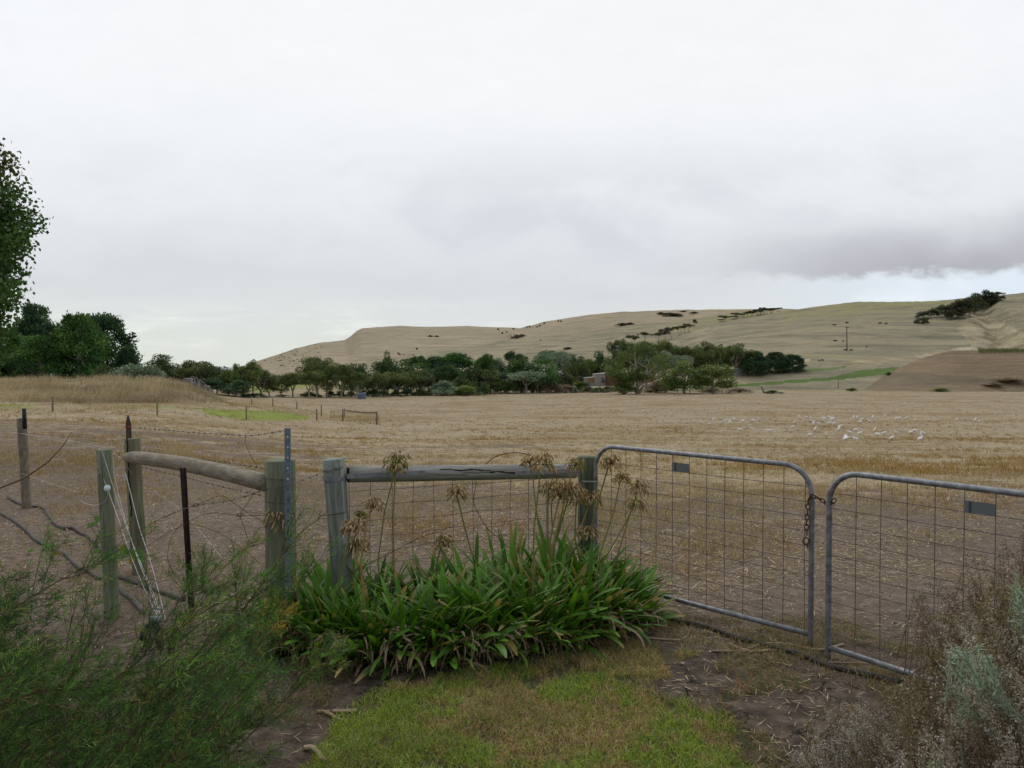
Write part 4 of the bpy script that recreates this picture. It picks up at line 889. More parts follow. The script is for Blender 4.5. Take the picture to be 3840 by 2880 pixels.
# ------------------------------------------------------------------ feathery green shrub (left)
def shrub(name, label, cat, region, n, drange, dirn, spread, Lr, base, leafL, leafW, cols, ntw, nlf, stemc, seed, main=(), twl=.16, stem_r=.003, extra=None, leafd=.55):
    r = np.random.RandomState(seed); root = thing(name, label, cat, tuple(base))
    xs = [p[0] for p in region]; ys = [p[1] for p in region]; tips = []
    while len(tips) < n:
        q = (r.uniform(min(xs), max(xs)), r.uniform(min(ys), max(ys)))
        if inpoly(np.array([q[0]]), np.array([q[1]]), region)[0]: tips.append(at(q[0], q[1], r.uniform(*drange)))
    g = G(); LV = []; cols = np.array(cols)
    def spray(p0, p1, w0, dense=1.0, bowl=.05):
        d = p1-p0; L = np.linalg.norm(d); d = d/L; m = 7; ts = np.linspace(0, 1, m)
        bow = np.cross(d, [0, 1, 0]); pts = p0+(p1-p0)*ts[:, None]+bow*(np.sin(ts*math.pi)*L*bowl)[:, None]+np.cumsum(r.normal(size=(m, 3)), 0)*.003
        g.tube(pts, np.linspace(w0, .0007, m), 4, False, stemc)
        k = int(ntw*dense)
        for _ in range(k):
            s = r.uniform(.15, 1); b = np.array([np.interp(s, ts, pts[:, i]) for i in range(3)])
            dd = unit(d+r.normal(size=3)*spread); l = twl*(1.25-s)*r.uniform(.5, 1.3); e = b+dd*l
            g.tube([b, (b+e)/2+r.normal(size=3)*.004, e], [.0011, .0008, .0005], 3, False, stemc)
            kk = max(3, int(nlf*l/twl)); u_ = r.uniform(.05, 1.02, kk); P = b+(e-b)*u_[:, None]
            D = unit(dd*leafd+r.normal(size=(kk, 3))*.42); LL = leafL*r.uniform(.6, 1.4, kk)
            ci = r.randint(len(cols)) if r.rand() > .25 else 0; C = cols[ci]*r.uniform(.6, 1.5, (kk, 1))
            LV.append(leaf_quads(P, D, rdir(kk, r), LL, leafW*r.uniform(.7, 1.3, kk), C))
    for p in tips:
        dd = unit(np.array(dirn)+r.normal(size=3)*.22); L = r.uniform(*Lr); spray(p-dd*L, p, stem_r*.5)
    for (pts, w0) in main:
        P = np.array([at(*q) for q in pts]); g.tube(P, np.linspace(w0, w0*.25, len(P)), 7, False, stemc)
        P = np.concatenate([P[:1]+(np.array(base)-P[:1])*np.linspace(1, 0, 3)[:, None][:-1], P]); g.tube(P[:3], w0, 6, False, stemc)
        for a, b in zip(P[2:-1], P[3:]):
            for _ in range(4):
                s = r.uniform(0, 1); p0 = a+(b-a)*s; dd = unit(unit(b-a)+r.normal(size=3)*.35+np.array([0, 0, .15])); spray(p0, p0+dd*r.uniform(.12, .28), .0014, .7)
    g.make('branches', M['stem'], root)
    V, f, C = merge_np(LV); build('foliage', V, f, M['needle'], root, attrs={'col': C}); return root
regL = [(-60, 600), (20, 575), (60, 610), (90, 655), (150, 690), (185, 680), (205, 655), (230, 635), (252, 600), (280, 560), (295, 575), (290, 620), (300, 660), (285, 720), (265, 800), (-60, 860)]
mainL = [([(60, 800, 2.2), (111, 760, 2.35), (140, 722, 2.5), (168, 694, 2.6), (195, 664, 2.7), (222, 638, 2.8), (250, 600, 2.9), (290, 545, 3.0)], .0075),
         ([(110, 800, 2.3), (170, 760, 2.5), (205, 725, 2.6), (240, 690, 2.75), (262, 640, 2.85), (300, 590, 3.0)], .005),
         ([(-40, 720, 2.1), (40, 690, 2.3), (100, 690, 2.5), (140, 660, 2.6), (180, 600, 2.8), (200, 585, 3.0)], .004),
         ([(-60, 640, 2.2), (10, 610, 2.4), (60, 580, 2.6), (90, 572, 2.7)], .004),
         ([(60, 760, 2.4), (110, 720, 2.6), (150, 690, 2.7), (175, 640, 2.9), (200, 600, 3.0), (222, 570, 3.1)], .004),
         ([(180, 800, 2.4), (215, 770, 2.5), (250, 735, 2.7), (285, 700, 2.8), (330, 660, 3.0)], .004),
         ([(-20, 800, 2.2), (40, 730, 2.3), (66, 690, 2.4), (84, 640, 2.5)], .005)]
greens = [(.07, .16, .035), (.13, .26, .05), (.03, .08, .028), (.19, .31, .07), (.08, .19, .04), (.25, .25, .07)]
sh = shrub('feathery_shrub', 'feathery green shrub with thread-like leaves sweeping up across the lower left corner', 'shrub', regL, 250, (2.1, 3.4), (.72, .15, .62), .42, (.3, .6), (-2.0, 2.5, 0.0),
      .030, .0022, greens, 10, 46, (.085, .055, .035), 11, mainL, .18, .0032)
# low, denser mass near the bottom left corner
regL2 = [(-60, 560), (30, 570), (70, 620), (60, 640), (40, 640), (120, 690), (190, 710), (230, 735), (245, 800), (-60, 860)]
shrub('feathery_shrub', 'denser lower mass of green thread-leaved shrub in the bottom left corner', 'shrub', regL2, 210, (2.6, 3.4), (.7, .1, .6), .45, (.3, .5), (-1.6, 3.3, 0.0),
      .030, .0022, [(.03, .08, .02), (.04, .115, .03), (.06, .15, .035)], 10, 44, (.06, .045, .03), 12, (), .17, .003)
regY = [(262, 600), (292, 600), (300, 622), (268, 628)]
shrub('yellowed_spray', 'small orange-yellow dying spray of the shrub in front of the strainer post', 'shrub', regY, 7, (3.3, 3.6), (.7, .1, .5), .45, (.1, .2), (-.98, 3.45, .0),
      .028, .0024, [(.50, .30, .03), (.42, .26, .03), (.30, .30, .05)], 8, 26, (.25, .14, .04), 13, (), .10, .002)
regT = [(0, 455), (70, 425), (75, 440), (20, 500), (0, 510)]
o = G().tube([at(-20, 500, 2.6), at(0, 488, 2.7), at(25, 478, 2.75), at(48, 462, 2.8), at(62, 447, 2.82), at(72, 432, 2.84)], [.004, .0035, .003, .0024, .0016, .0008], 6, False, (.16, .085, .04)).make('bare_twig', M['stem'], loc=tuple(at(-20, 500, 2.6)))
tag(o, 'single thin brown twig curving up over the far left post', 'twig')

# ------------------------------------------------------------------ dry shrubs (right)
def seedy(name, label, region, n, drange, seed, cols, base, dirn=(-.25, .0, .95), Lr=(.25, .45), hs=.0062, stemc=(.20, .14, .10), plume=.55, per=170):
    r = np.random.RandomState(seed); root = thing(name, label, 'shrub', tuple(base)); g = G(); LV = []
    xs = [p[0] for p in region]; ys = [p[1] for p in region]; cols = np.array(cols); k = 0
    while k < n:
        q = (r.uniform(min(xs), max(xs)), r.uniform(min(ys), max(ys)))
        if not inpoly(np.array([q[0]]), np.array([q[1]]), region)[0]: continue
        k += 1; tip = at(q[0], q[1], r.uniform(*drange)); d = unit(np.array(dirn)+r.normal(size=3)*.28); L = r.uniform(*Lr); b = tip-d*L
        ts = np.linspace(0, 1, 5); pts = b+(tip-b)*ts[:, None]+np.cumsum(r.normal(size=(5, 3)), 0)*.006
        g.tube(pts, np.linspace(.0022, .0006, 5), 4, False, stemc)
        m = per; s = 1-np.abs(r.normal(size=m))*.36; s = np.clip(s, .02, 1.02)
        P = np.stack([np.interp(s, ts, pts[:, i]) for i in range(3)], 1)+r.normal(size=(m, 3))*(.0055+.022*(1-s))[:, None]
        ci = cols[r.randint(len(cols))]; C = (ci*.8+.2*cols[r.randint(len(cols), size=m)])*r.uniform(.6, 1.35, (m, 1))
        LV.append(leaf_quads(P, rdir(m, r), rdir(m, r), hs*r.uniform(.6, 1.7, m), hs*r.uniform(.5, 1.1, m), C))
    for _ in range(26):
        q = r.randint(len(region)); e = at(region[q][0], region[q][1], np.mean(drange)); e = e*.7+np.array(base)*.3+r.normal(size=3)*.06; bb = np.array(base)+r.normal(size=3)*[.12, .12, 0]
        g.tube([bb, bb*.45+e*.55+[0, 0, .03], e], [.005, .003, .001], 5, False, stemc)
    g.make('branches', M['stem'], root); V, f, C = merge_np(LV); build('seed_heads', V, f, M['dry'], root, attrs={'col': C}); return root
greybr = [(.42, .36, .29), (.26, .20, .135), (.22, .15, .075), (.54, .50, .44), (.15, .11, .06), (.28, .19, .09)]
regR = [(1100, 560), (1020, 570), (990, 580), (965, 600), (945, 625), (930, 645), (918, 660), (905, 675), (890, 690), (880, 705), (880, 730), (905, 800), (1100, 900)]
seedy('dry_shrub', 'large dry grey-brown seeding shrub filling the lower right corner', regR, 800, (2.15, 3.1), 21, greybr, (2.35, 2.9, 0), per=190, hs=.0068)
regRt = [(910, 600), (925, 570), (945, 585), (968, 545), (985, 560), (1005, 522), (1060, 520), (1060, 600), (960, 640), (915, 650)]
seedy('dry_shrub', 'thin dark seed plumes rising in front of the right gate above the dry shrub', regRt, 120, (2.7, 3.1), 22, [(.22, .165, .145), (.36, .30, .27), (.24, .16, .09)], (2.2, 3.15, 0), per=110)
regB = [(803, 728), (815, 708), (835, 698), (858, 702), (885, 712), (905, 740), (910, 800), (800, 840), (798, 765)]
seedy('dry_shrub', 'low pale grey-mauve dry plant at the bottom edge beside the bare soil', regB, 250, (2.5, 3.0), 23, [(.52, .48, .46), (.42, .38, .35), (.32, .26, .18), (.26, .18, .095)], (1.25, 2.95, 0), per=150, hs=.006, dirn=(-.35, -.1, .8), Lr=(.15, .3))
regG = [(900, 730), (1040, 640), (1080, 640), (1080, 900), (880, 900)]
seedy('dry_shrub', 'pale ash-grey seeding plant at the very bottom right corner', regG, 330, (1.9, 2.3), 24, [(.52, .47, .42), (.42, .36, .29), (.29, .22, .14)], (1.75, 2.05, 0), per=200, hs=.0062)
def silver(label, region, n, drange, base, seed, cat='silver bush'):
    r = np.random.RandomState(seed); root = thing('silver_leaved_plant', label, cat, tuple(base), 'silver-leaved plants among the dry shrub'); g = G(); LV = []
    xs = [p[0] for p in region]; ys = [p[1] for p in region]; k = 0
    while k < n:
        q = (r.uniform(min(xs), max(xs)), r.uniform(min(ys), max(ys)))
        if not inpoly(np.array([q[0]]), np.array([q[1]]), region)[0]: continue
        k += 1; tip = at(q[0], q[1], r.uniform(*drange)); d = unit(np.array([-.5, -.2, .75])+r.normal(size=3)*.3); b = tip-d*.16
        g.tube([b, tip], .0018, 4, False, (.30, .34, .27)); m = 34; s = r.uniform(.15, 1, m); P = b+(tip-b)*s[:, None]
        D = unit(d*.8+r.normal(size=(m, 3))*.55); v = r.uniform(0, 1, (m, 1)); C = np.array([.26, .34, .24])*(1-v)+np.array([.56, .64, .52])*v
        LV.append(leaf_quads(P, D, rdir(m, r), r.uniform(.015, .036, m), r.uniform(.0025, .0045, m), C, .05))
    g.tube([np.array(base), np.array(base)*.3+at(xs[0], ys[0], np.mean(drange))*.7], .004, 5, False, (.25, .25, .2))
    g.make('stems', M['stem'], root); V, f, C = merge_np(LV); build('leaves', V, f, M['leaf'], root, attrs={'col': C})
silver('silver-green leafy plant standing in the middle of the dry shrub', [(950, 648), (985, 645), (998, 665), (990, 690), (1002, 714), (968, 714), (955, 690)], 40, (2.0, 2.2), (1.32, 2.1, 0), 31)
silver('upper silver-green sprig at the right edge of the frame', [(1005, 590), (1015, 575), (1050, 570), (1050, 640), (1012, 625)], 34, (2.2, 2.4), (1.6, 2.3, 0), 32)
silver('lowest silver-green sprig cut by the bottom edge of the frame', [(925, 752), (950, 745), (980, 800), (920, 800)], 22, (2.0, 2.2), (1.15, 2.1, 0), 33)

# ------------------------------------------------------------------ vine leaves at the cracked post
vine = thing('grape_vine', 'young grape vine with bright lobed leaves at the foot of the cracked post', 'vine', tuple(gpt(138, 5.6)))
g = G(); r = np.random.RandomState(5); LV = []
g.tube([gpt(140, 5.5), at(138, 570, 5.5), at(128, 550, 5.5), at(118, 545, 5.4), at(100, 540, 5.2), at(90, 525, 5.2)], .003, 5, False, (.25, .18, .1)); g.make('stem', M['stem'], vine)
def lobed(c, s, nrm, cl):
    a = unit(np.cross(nrm, [.2, .1, 1])); b = np.cross(nrm, a); th = np.arange(15)/15*2*math.pi; rr_ = s*(1+.28*np.cos(th*5))*(.8+.2*np.cos(th))
    V = np.concatenate([[c], c+a*(np.cos(th)*rr_)[:, None]+b*(np.sin(th)*rr_)[:, None]-np.array(nrm)*(.1*s)]); j = np.arange(15)
    return V, [np.stack([np.zeros(15, int), j+1, (j+1) % 15+1], 1)], np.tile(cl, (16, 1))
for (k, x, y, s) in [('e', 690, 940, .045), ('e', 735, 900, .04), ('e', 930, 1110, .035), ('e', 960, 1140, .05), ('e', 1010, 1160, .05), ('e', 1050, 1180, .045), ('e', 875, 1140, .04), ('e', 730, 1140, .03), ('e', 720, 1080, .03), ('e', 1000, 1210, .04), ('e', 1070, 1215, .035), ('e', 390, 1100, .035), ('e', 430, 1150, .03), ('e', 230, 1135, .03)]:
    c = at(*Q(k, x, y), 5.3+r.normal()*.1); cl = np.array([.10, .22, .03])*r.uniform(.7, 1.3)
    if r.rand() < .25: cl = np.array([.28, .20, .03])
    LV.append(lobed(c, s*.8, unit(np.array([r.normal()*.4, -1, .5+r.normal()*.3])), cl))
V, f, C = merge_np(LV); build('leaves', V, f, M['leaf'], vine, attrs={'col': C})

# ================================================================== GRASS AND LITTER
def scatter(n, x0, x1, y0, y1, r, logy=False):
    y = np.exp(r.uniform(math.log(y0), math.log(y1), n)) if logy else r.uniform(y0, y1, n)
    u_ = r.uniform(x0, x1, n); return u_*y, y
r = np.random.RandomState(77)
# lawn blades
n = 230000; x = r.uniform(-1.6, 1.7, n); y = r.uniform(2.5, 4.9, n); z = H(x, y, True); px, py = topx(x, y, z)
k = inpoly(px+fbm(x*6, y*6, 5)*40+fbm(x*1.7, y*1.7, 25)*50, py+fbm(x*6, y*6, 6)*22+fbm(x*1.7, y*1.7, 26)*26, LAWN) & (r.rand(n) > (vnoise(x*9, y*9, 8)-.58)*2.4+np.interp(py, [650, 720], [.45, .0])); x, y, z, px, py = x[k], y[k], z[k], px[k], py[k]; n = len(x)
brown = fbm(x*2.6, y*2.6, 61, 4)+fbm(x*14, y*14, 62, 2)*.45; edge = np.interp(py, [650, 690, 740], [.14, .04, -.08])
b_ = smooth01((brown+edge)*6+.5); v = r.rand(n)[:, None]
Cg = np.array([.14, .215, .032])*(1-v)+np.array([.48, .57, .09])*v; Cb = np.array([.32, .21, .09])*(1-v)+np.array([.66, .50, .26])*v
pick = (r.rand(n) < b_*.8+.06)[:, None]; C = np.where(pick, Cb, Cg); bl = np.where(r.rand(n) < np.interp(py, [640, 690], [.5, .05]), 1, 0)[:, None]; C = np.where(bl*(1-pick), np.array([.05, .12, .055])*(1+v), C)
D = np.stack([r.normal(size=n)*.5, r.normal(size=n)*.5, np.ones(n)], 1); a = r.uniform(0, math.pi, n); S = np.stack([np.cos(a), np.sin(a)*.4, 0*a], 1)
V, f, C = blades(np.stack([x, y, z-.004], 1), D, S, r.uniform(.02, .062, n)*np.where(pick[:, 0], .8, 1), r.uniform(.0022, .0042, n), C, r.uniform(.1, .6, n))
tag(build('lawn_grass', V, f, M['leaf'], attrs={'col': C}, loc=(0, 3.5, 0)), 'short patchy lawn grass, green fading to brown, at the bottom of the picture', 'grass', kind='stuff')
# longer loose grass around lawn edge and soil in front of the gates
n = 42000; x = r.uniform(-1.3, 3.0, n); y = r.uniform(2.9, 5.0, n); z = H(x, y); k = (fbm(x*3, y*3, 15) > .06) & ~((x < .2) & (y > 4.2)); x, y, z = x[k], y[k], z[k]; n = len(x); v = r.rand(n)[:, None]
C = np.where(r.rand(n)[:, None] < .35, np.array([.06, .11, .035])*(1+v), np.array([.22, .13, .055])*(1-v)+np.array([.46, .33, .17])*v)
D = np.stack([r.normal(size=n)*.8, r.normal(size=n)*.8, np.full(n, .8)], 1); a = r.uniform(0, math.pi, n); S = np.stack([np.cos(a), np.sin(a), 0*a], 1)
V, f, C = blades(np.stack([x, y, z], 1), D, S, r.uniform(.03, .11, n), r.uniform(.0018, .0035, n), C, r.uniform(.1, .7, n))
tag(build('sparse_grass', V, f, M['dry'], attrs={'col': C}, loc=(0, 4, 0)), 'sparse weedy grass on the bare soil beside the lawn', 'grass', kind='stuff')
# straw litter lying flat
n = 150000; xx, y = scatter(n, -.80, .85, 2.6, 24, r, True); x = xx; z = H(x, y); keep = (r.rand(n) < np.interp(y, [2.6, 4.2, 5, 6, 9, 24], [.05, .14, .45, .8, 1, 1])*np.clip(.25+2.6*(vnoise(x*1.6, y*1.6, 23)-.33), .04, 1)*np.interp(x/y, [-.6, -.25, -.05], [.45, .5, 1])); x, y, z = x[keep], y[keep], z[keep]
px, py = topx(x, y, z); keep = ~inpoly(px, py, LAWN); x, y, z = x[keep], y[keep], z[keep]; n = len(x)
a = r.uniform(0, 2*math.pi, n)*.5; D = np.stack([np.cos(a), np.sin(a), r.normal(size=n)*.12], 1); v = r.rand(n)[:, None]; C = np.array([.30, .20, .10])*(1-v)+np.array([.78, .63, .42])*v
L = r.uniform(.02, .12, n)*(1+1.2*(r.rand(n) < .04))*np.interp(y, [3, 12, 24], [.8, 1, 1.6]); W = r.uniform(.003, .007, n)*np.interp(y, [3, 8, 24], [.9, 1.6, 3.5])
V, f, C = leaf_quads(np.stack([x, y, z+.006], 1), D, np.tile([0, 0, 1.], (n, 1)), L, W, C)
tag(build('straw_litter', V, f, M['dry'], attrs={'col': C}, loc=(0, 10, 0)), 'broken straw and chaff scattered over the bare soil by the fence', 'straw', kind='stuff')
# stubble tufts
def tufts(n, y0, y1, hmin, hmax, wmul, dens, seed, logy=True, thr=0):
    r = np.random.RandomState(seed); x, y = scatter(n, -.85, .85, y0, y1, r, logy); nn = fbm(x*.5, y*.28, 91)+fbm(x*2.2, y*1.6, 92, 2)*.55
    keep = r.rand(n) < np.clip(dens(x, y)+nn*2.0, .02, 1); x, y = x[keep], y[keep]; n = len(x); k = 7
    x = np.repeat(x, k)+r.normal(size=n*k)*.03*(1+wmul*.25); y = np.repeat(y, k)+r.normal(size=n*k)*.03*(1+wmul*.25); n *= k; z = H(x, y)
    nn = fbm(x*.12, y*.30, 93)+fbm(x*.7, y*1.2, 94)*.5; v = r.rand(n)[:, None]; C = np.array([.27, .195, .11])*(1-v)+np.array([.62, .49, .31])*v
    och = smooth01(nn*6+.2)[:, None]*.8; C = C*(1-och)+C*np.array([.92, .74, .48])*och
    D = np.stack([r.normal(size=n)*.38, r.normal(size=n)*.38, np.ones(n)], 1); a = r.uniform(0, math.pi, n); S = np.stack([np.cos(a), np.sin(a)*.5, 0*a], 1)
    V, f, C = blades(np.stack([x, y, z-.01], 1), D, S, r.uniform(hmin, hmax, n)*np.clip(1+nn*1.5, .5, 1.7), wmul*r.uniform(.002, .0042, n), C, r.uniform(.0, .4, n)); return V, f, C
P1 = tufts(30000, 5.6, 17, .03, .12, 1.7, lambda x, y: np.interp(y, [5.8, 7.5, 10, 16], [-.35, .1, .6, .8])-np.interp(x/y, [-.6, -.25, -.1], [.6, .5, 0]), 1)
P2 = tufts(22000, 15, 48, .05, .15, 3.4, lambda x, y: np.full(len(x), .6), 2)
P3_ = tufts(26000, 44, 190, .06, .18, 9, lambda x, y: np.full(len(x), .45), 3)
V, f, C = merge_np([P1, P2, P3_]); tag(build('dry_stubble', V, f, M['dry'], attrs={'col': C}, loc=(0, 20, 0)), 'tan dry grass stubble covering the paddock', 'dry grass', kind='stuff')
# taller dry grass: on the mound, by the H brace, along the fences
def tallgrass(name, label, polys, n, hmin, hmax, dr, wmul, cols, seed, cat='dry grass', byproj=True):
    r = np.random.RandomState(seed); X_, Y_ = [], []
    xs = [p[0] for P in polys for p in P]; tot = 0
    while tot < n:
        y = r.uniform(dr[0], dr[1], n); px = r.uniform(min(xs), max(xs), n); x = (px-512)/F*y; z = H(x, y); qx, qy = topx(x, y, z); k = np.zeros(n, bool)
        for P in polys: k |= inpoly(qx, qy, P)
        k &= r.rand(n) < np.clip(.6+fbm(x*.5, y*.5, seed)*2.4, .1, 1)
        X_.append(x[k]); Y_.append(y[k]); tot += k.sum()
        if len(X_) > 40: break
    x = np.concatenate(X_)[:n]; y = np.concatenate(Y_)[:n]; n = len(x); z = H(x, y); v = r.rand(n)[:, None]; C = np.array(cols[0])*(1-v)+np.array(cols[1])*v
    big = smooth01(fbm(x*.25, y*.25, seed+3)*5+.4)[:, None]; C = C*(1-big*.35)
    D = np.stack([r.normal(size=n)*.3+.1, r.normal(size=n)*.3, np.ones(n)], 1); a = r.uniform(0, math.pi, n); S = np.stack([np.cos(a), np.sin(a)*.5, 0*a], 1)
    hh = r.uniform(hmin, hmax, n)*np.clip(1+fbm(x*.3, y*.3, seed+9)*1.6, .5, 1.6)
    V, f, C = blades(np.stack([x, y, z-.02], 1), D, S, hh, wmul*r.uniform(.6, 1.3, n), C, r.uniform(0, .5, n), None)
    tag(build(name, V, f, M['dry'], attrs={'col': C}, loc=(float(x.mean()), float(y.mean()), 0)), label, cat, kind='stuff')
tallgrass('mound_grass', 'tall straw-coloured grass over the long mound at the left', [[(-120, 372), (240, 372), (244, 403), (-120, 405)]], 40000, .4, 1.0, (62, 94), .024, ((.36, .28, .20), (.76, .63, .47)), 41)
tallgrass('fence_line_grass', 'tufts of longer dry grass along the inner fence and the H brace', [[(330, 412), (378, 414), (380, 425), (330, 420)], [(205, 400), (300, 409), (330, 416), (300, 416), (215, 404)], [(0, 405), (160, 405), (160, 413), (0, 413)]], 5200, .2, .5, (48, 120), .018, ((.36, .25, .13), (.64, .50, .30)), 42)
tallgrass('pale_grass_clump', 'pale upright dry grass clump in the soil behind the pale pole', [[(163, 448), (192, 448), (196, 464), (163, 464)]], 420, .18, .50, (9, 22), .005, ((.42, .30, .16), (.66, .52, .32)), 43)
tallgrass('fence_foot_grass', 'wispy dry grass standing behind the wire mesh', [[(283, 484), (330, 484), (420, 500), (420, 520), (320, 520), (283, 500)]], 900, .10, .34, (7.0, 13), .003, ((.40, .28, .15), (.68, .52, .32)), 44)
tallgrass('gate_foot_grass', 'wispy dry grass under the bottom rails of the gates', [[(655, 610), (760, 640), (850, 655), (920, 690), (880, 700), (780, 665), (655, 640)]], 1500, .03, .10, (3.6, 5.6), .0028, ((.36, .26, .12), (.62, .50, .28)), 45)
# clods and pebbles on the clay
r = np.random.RandomState(9); n = 2600; x, y = scatter(n, -.7, .8, 2.7, 9, r, True); z = H(x, y); px, py = topx(x, y, z); k = ~inpoly(px, py, LAWN); x, y, z = x[k], y[k], z[k]; n = len(x)
base_o = np.array([[1, 0, 0], [-1, 0, 0], [0, 1, 0], [0, -1, 0], [0, 0, 1], [0, 0, -1.]]); fo = np.array([[0, 2, 4], [2, 1, 4], [1, 3, 4], [3, 0, 4], [2, 0, 5], [1, 2, 5], [3, 1, 5], [0, 3, 5]])
s = r.uniform(.003, .013, n)**1.0; V = (base_o[None]*r.uniform(.5, 1.2, (n, 6, 1))*s[:, None, None]*np.array([1, 1, .6]))+np.stack([x, y, z+s*.2], 1)[:, None]
w_ = (r.rand(n) < .12)[:, None]; C = np.where(w_, np.array([.55, .52, .47]), np.array([.16, .118, .088])*r.uniform(.6, 1.5, (n, 1)))
tag(build('clods', V.reshape(-1, 3), (fo[None]+np.arange(n)[:, None, None]*6).reshape(-1, 3), M['stem'], attrs={'col': np.repeat(C, 6, 0)}, loc=(0, 4, 0)), 'small clods and pebbles on the cracked clay', 'clods', kind='stuff')

# ================================================================== MIDDLE DISTANCE AND FAR
def crown_leaves(clusters, per, leaf, cols, r, flat=.75, up=.3, solid=.35):
    """clusters: list of (centre, radius)"""
    LV = []; cols = np.array(cols)
    for c, rad in clusters:
        m = int(per*rad**2); d = rdir(m, r); rr_ = rad*(1-solid*r.rand(m)**1.6); lump = 1+.22*np.sin(d[:, 0]*5+c[0])*np.sin(d[:, 1]*6+c[1])
        P = np.array(c)+d*(rr_*lump)[:, None]*np.array([1, 1, flat])
        C = r.uniform(.68, 1.35)*(cols[r.randint(len(cols))]*.75+.25*cols[r.randint(len(cols), size=m)])*r.uniform(.65, 1.4, (m, 1))
        LV.append(leaf_quads(P, rdir(m, r)+d*.5+np.array([0, 0, up]), rdir(m, r), leaf*r.uniform(.6, 1.5, m), leaf*.62*r.uniform(.6, 1.3, m), C))
    return merge_np(LV)
GRN = {'gum': [(.054, .074, .028), (.074, .094, .034), (.038, .054, .024), (.092, .106, .034)], 'gumlight': [(.075, .105, .030), (.095, .125, .032), (.055, .085, .028)],
       'dark': [(.020, .040, .020), (.030, .055, .024), (.016, .030, .018)], 'pine': [(.030, .070, .020), (.045, .095, .024), (.020, .048, .018), (.060, .115, .026)],
       'bright': [(.048, .090, .024), (.070, .118, .030), (.034, .062, .022)], 'olive': [(.14, .18, .13), (.10, .14, .10), (.19, .23, .17)], 'brownish': [(.15, .11, .085), (.20, .15, .12), (.11, .085, .065)],
       'yellowgreen': [(.11, .15, .04), (.15, .19, .05), (.08, .11, .035)], 'darkhill': [(.032, .045, .022), (.045, .058, .028)], 'gumhill': [(.06, .07, .035), (.08, .09, .04)], 'scrub': [(.075, .068, .048), (.055, .052, .036), (.10, .09, .06)]}
GRN = {k: [tuple(x*f for x in c) for c in v] for k, v in GRN.items() for f in ({'dark': 2.7, 'gum': 2.0, 'gumlight': 1.7, 'pine': 2.0, 'bright': 1.4, 'brownish': 2.6, 'scrub': 1.3, 'olive': 1.5, 'darkhill': 1.3, 'gumhill': 1.2}.get(k, 1.3),)}
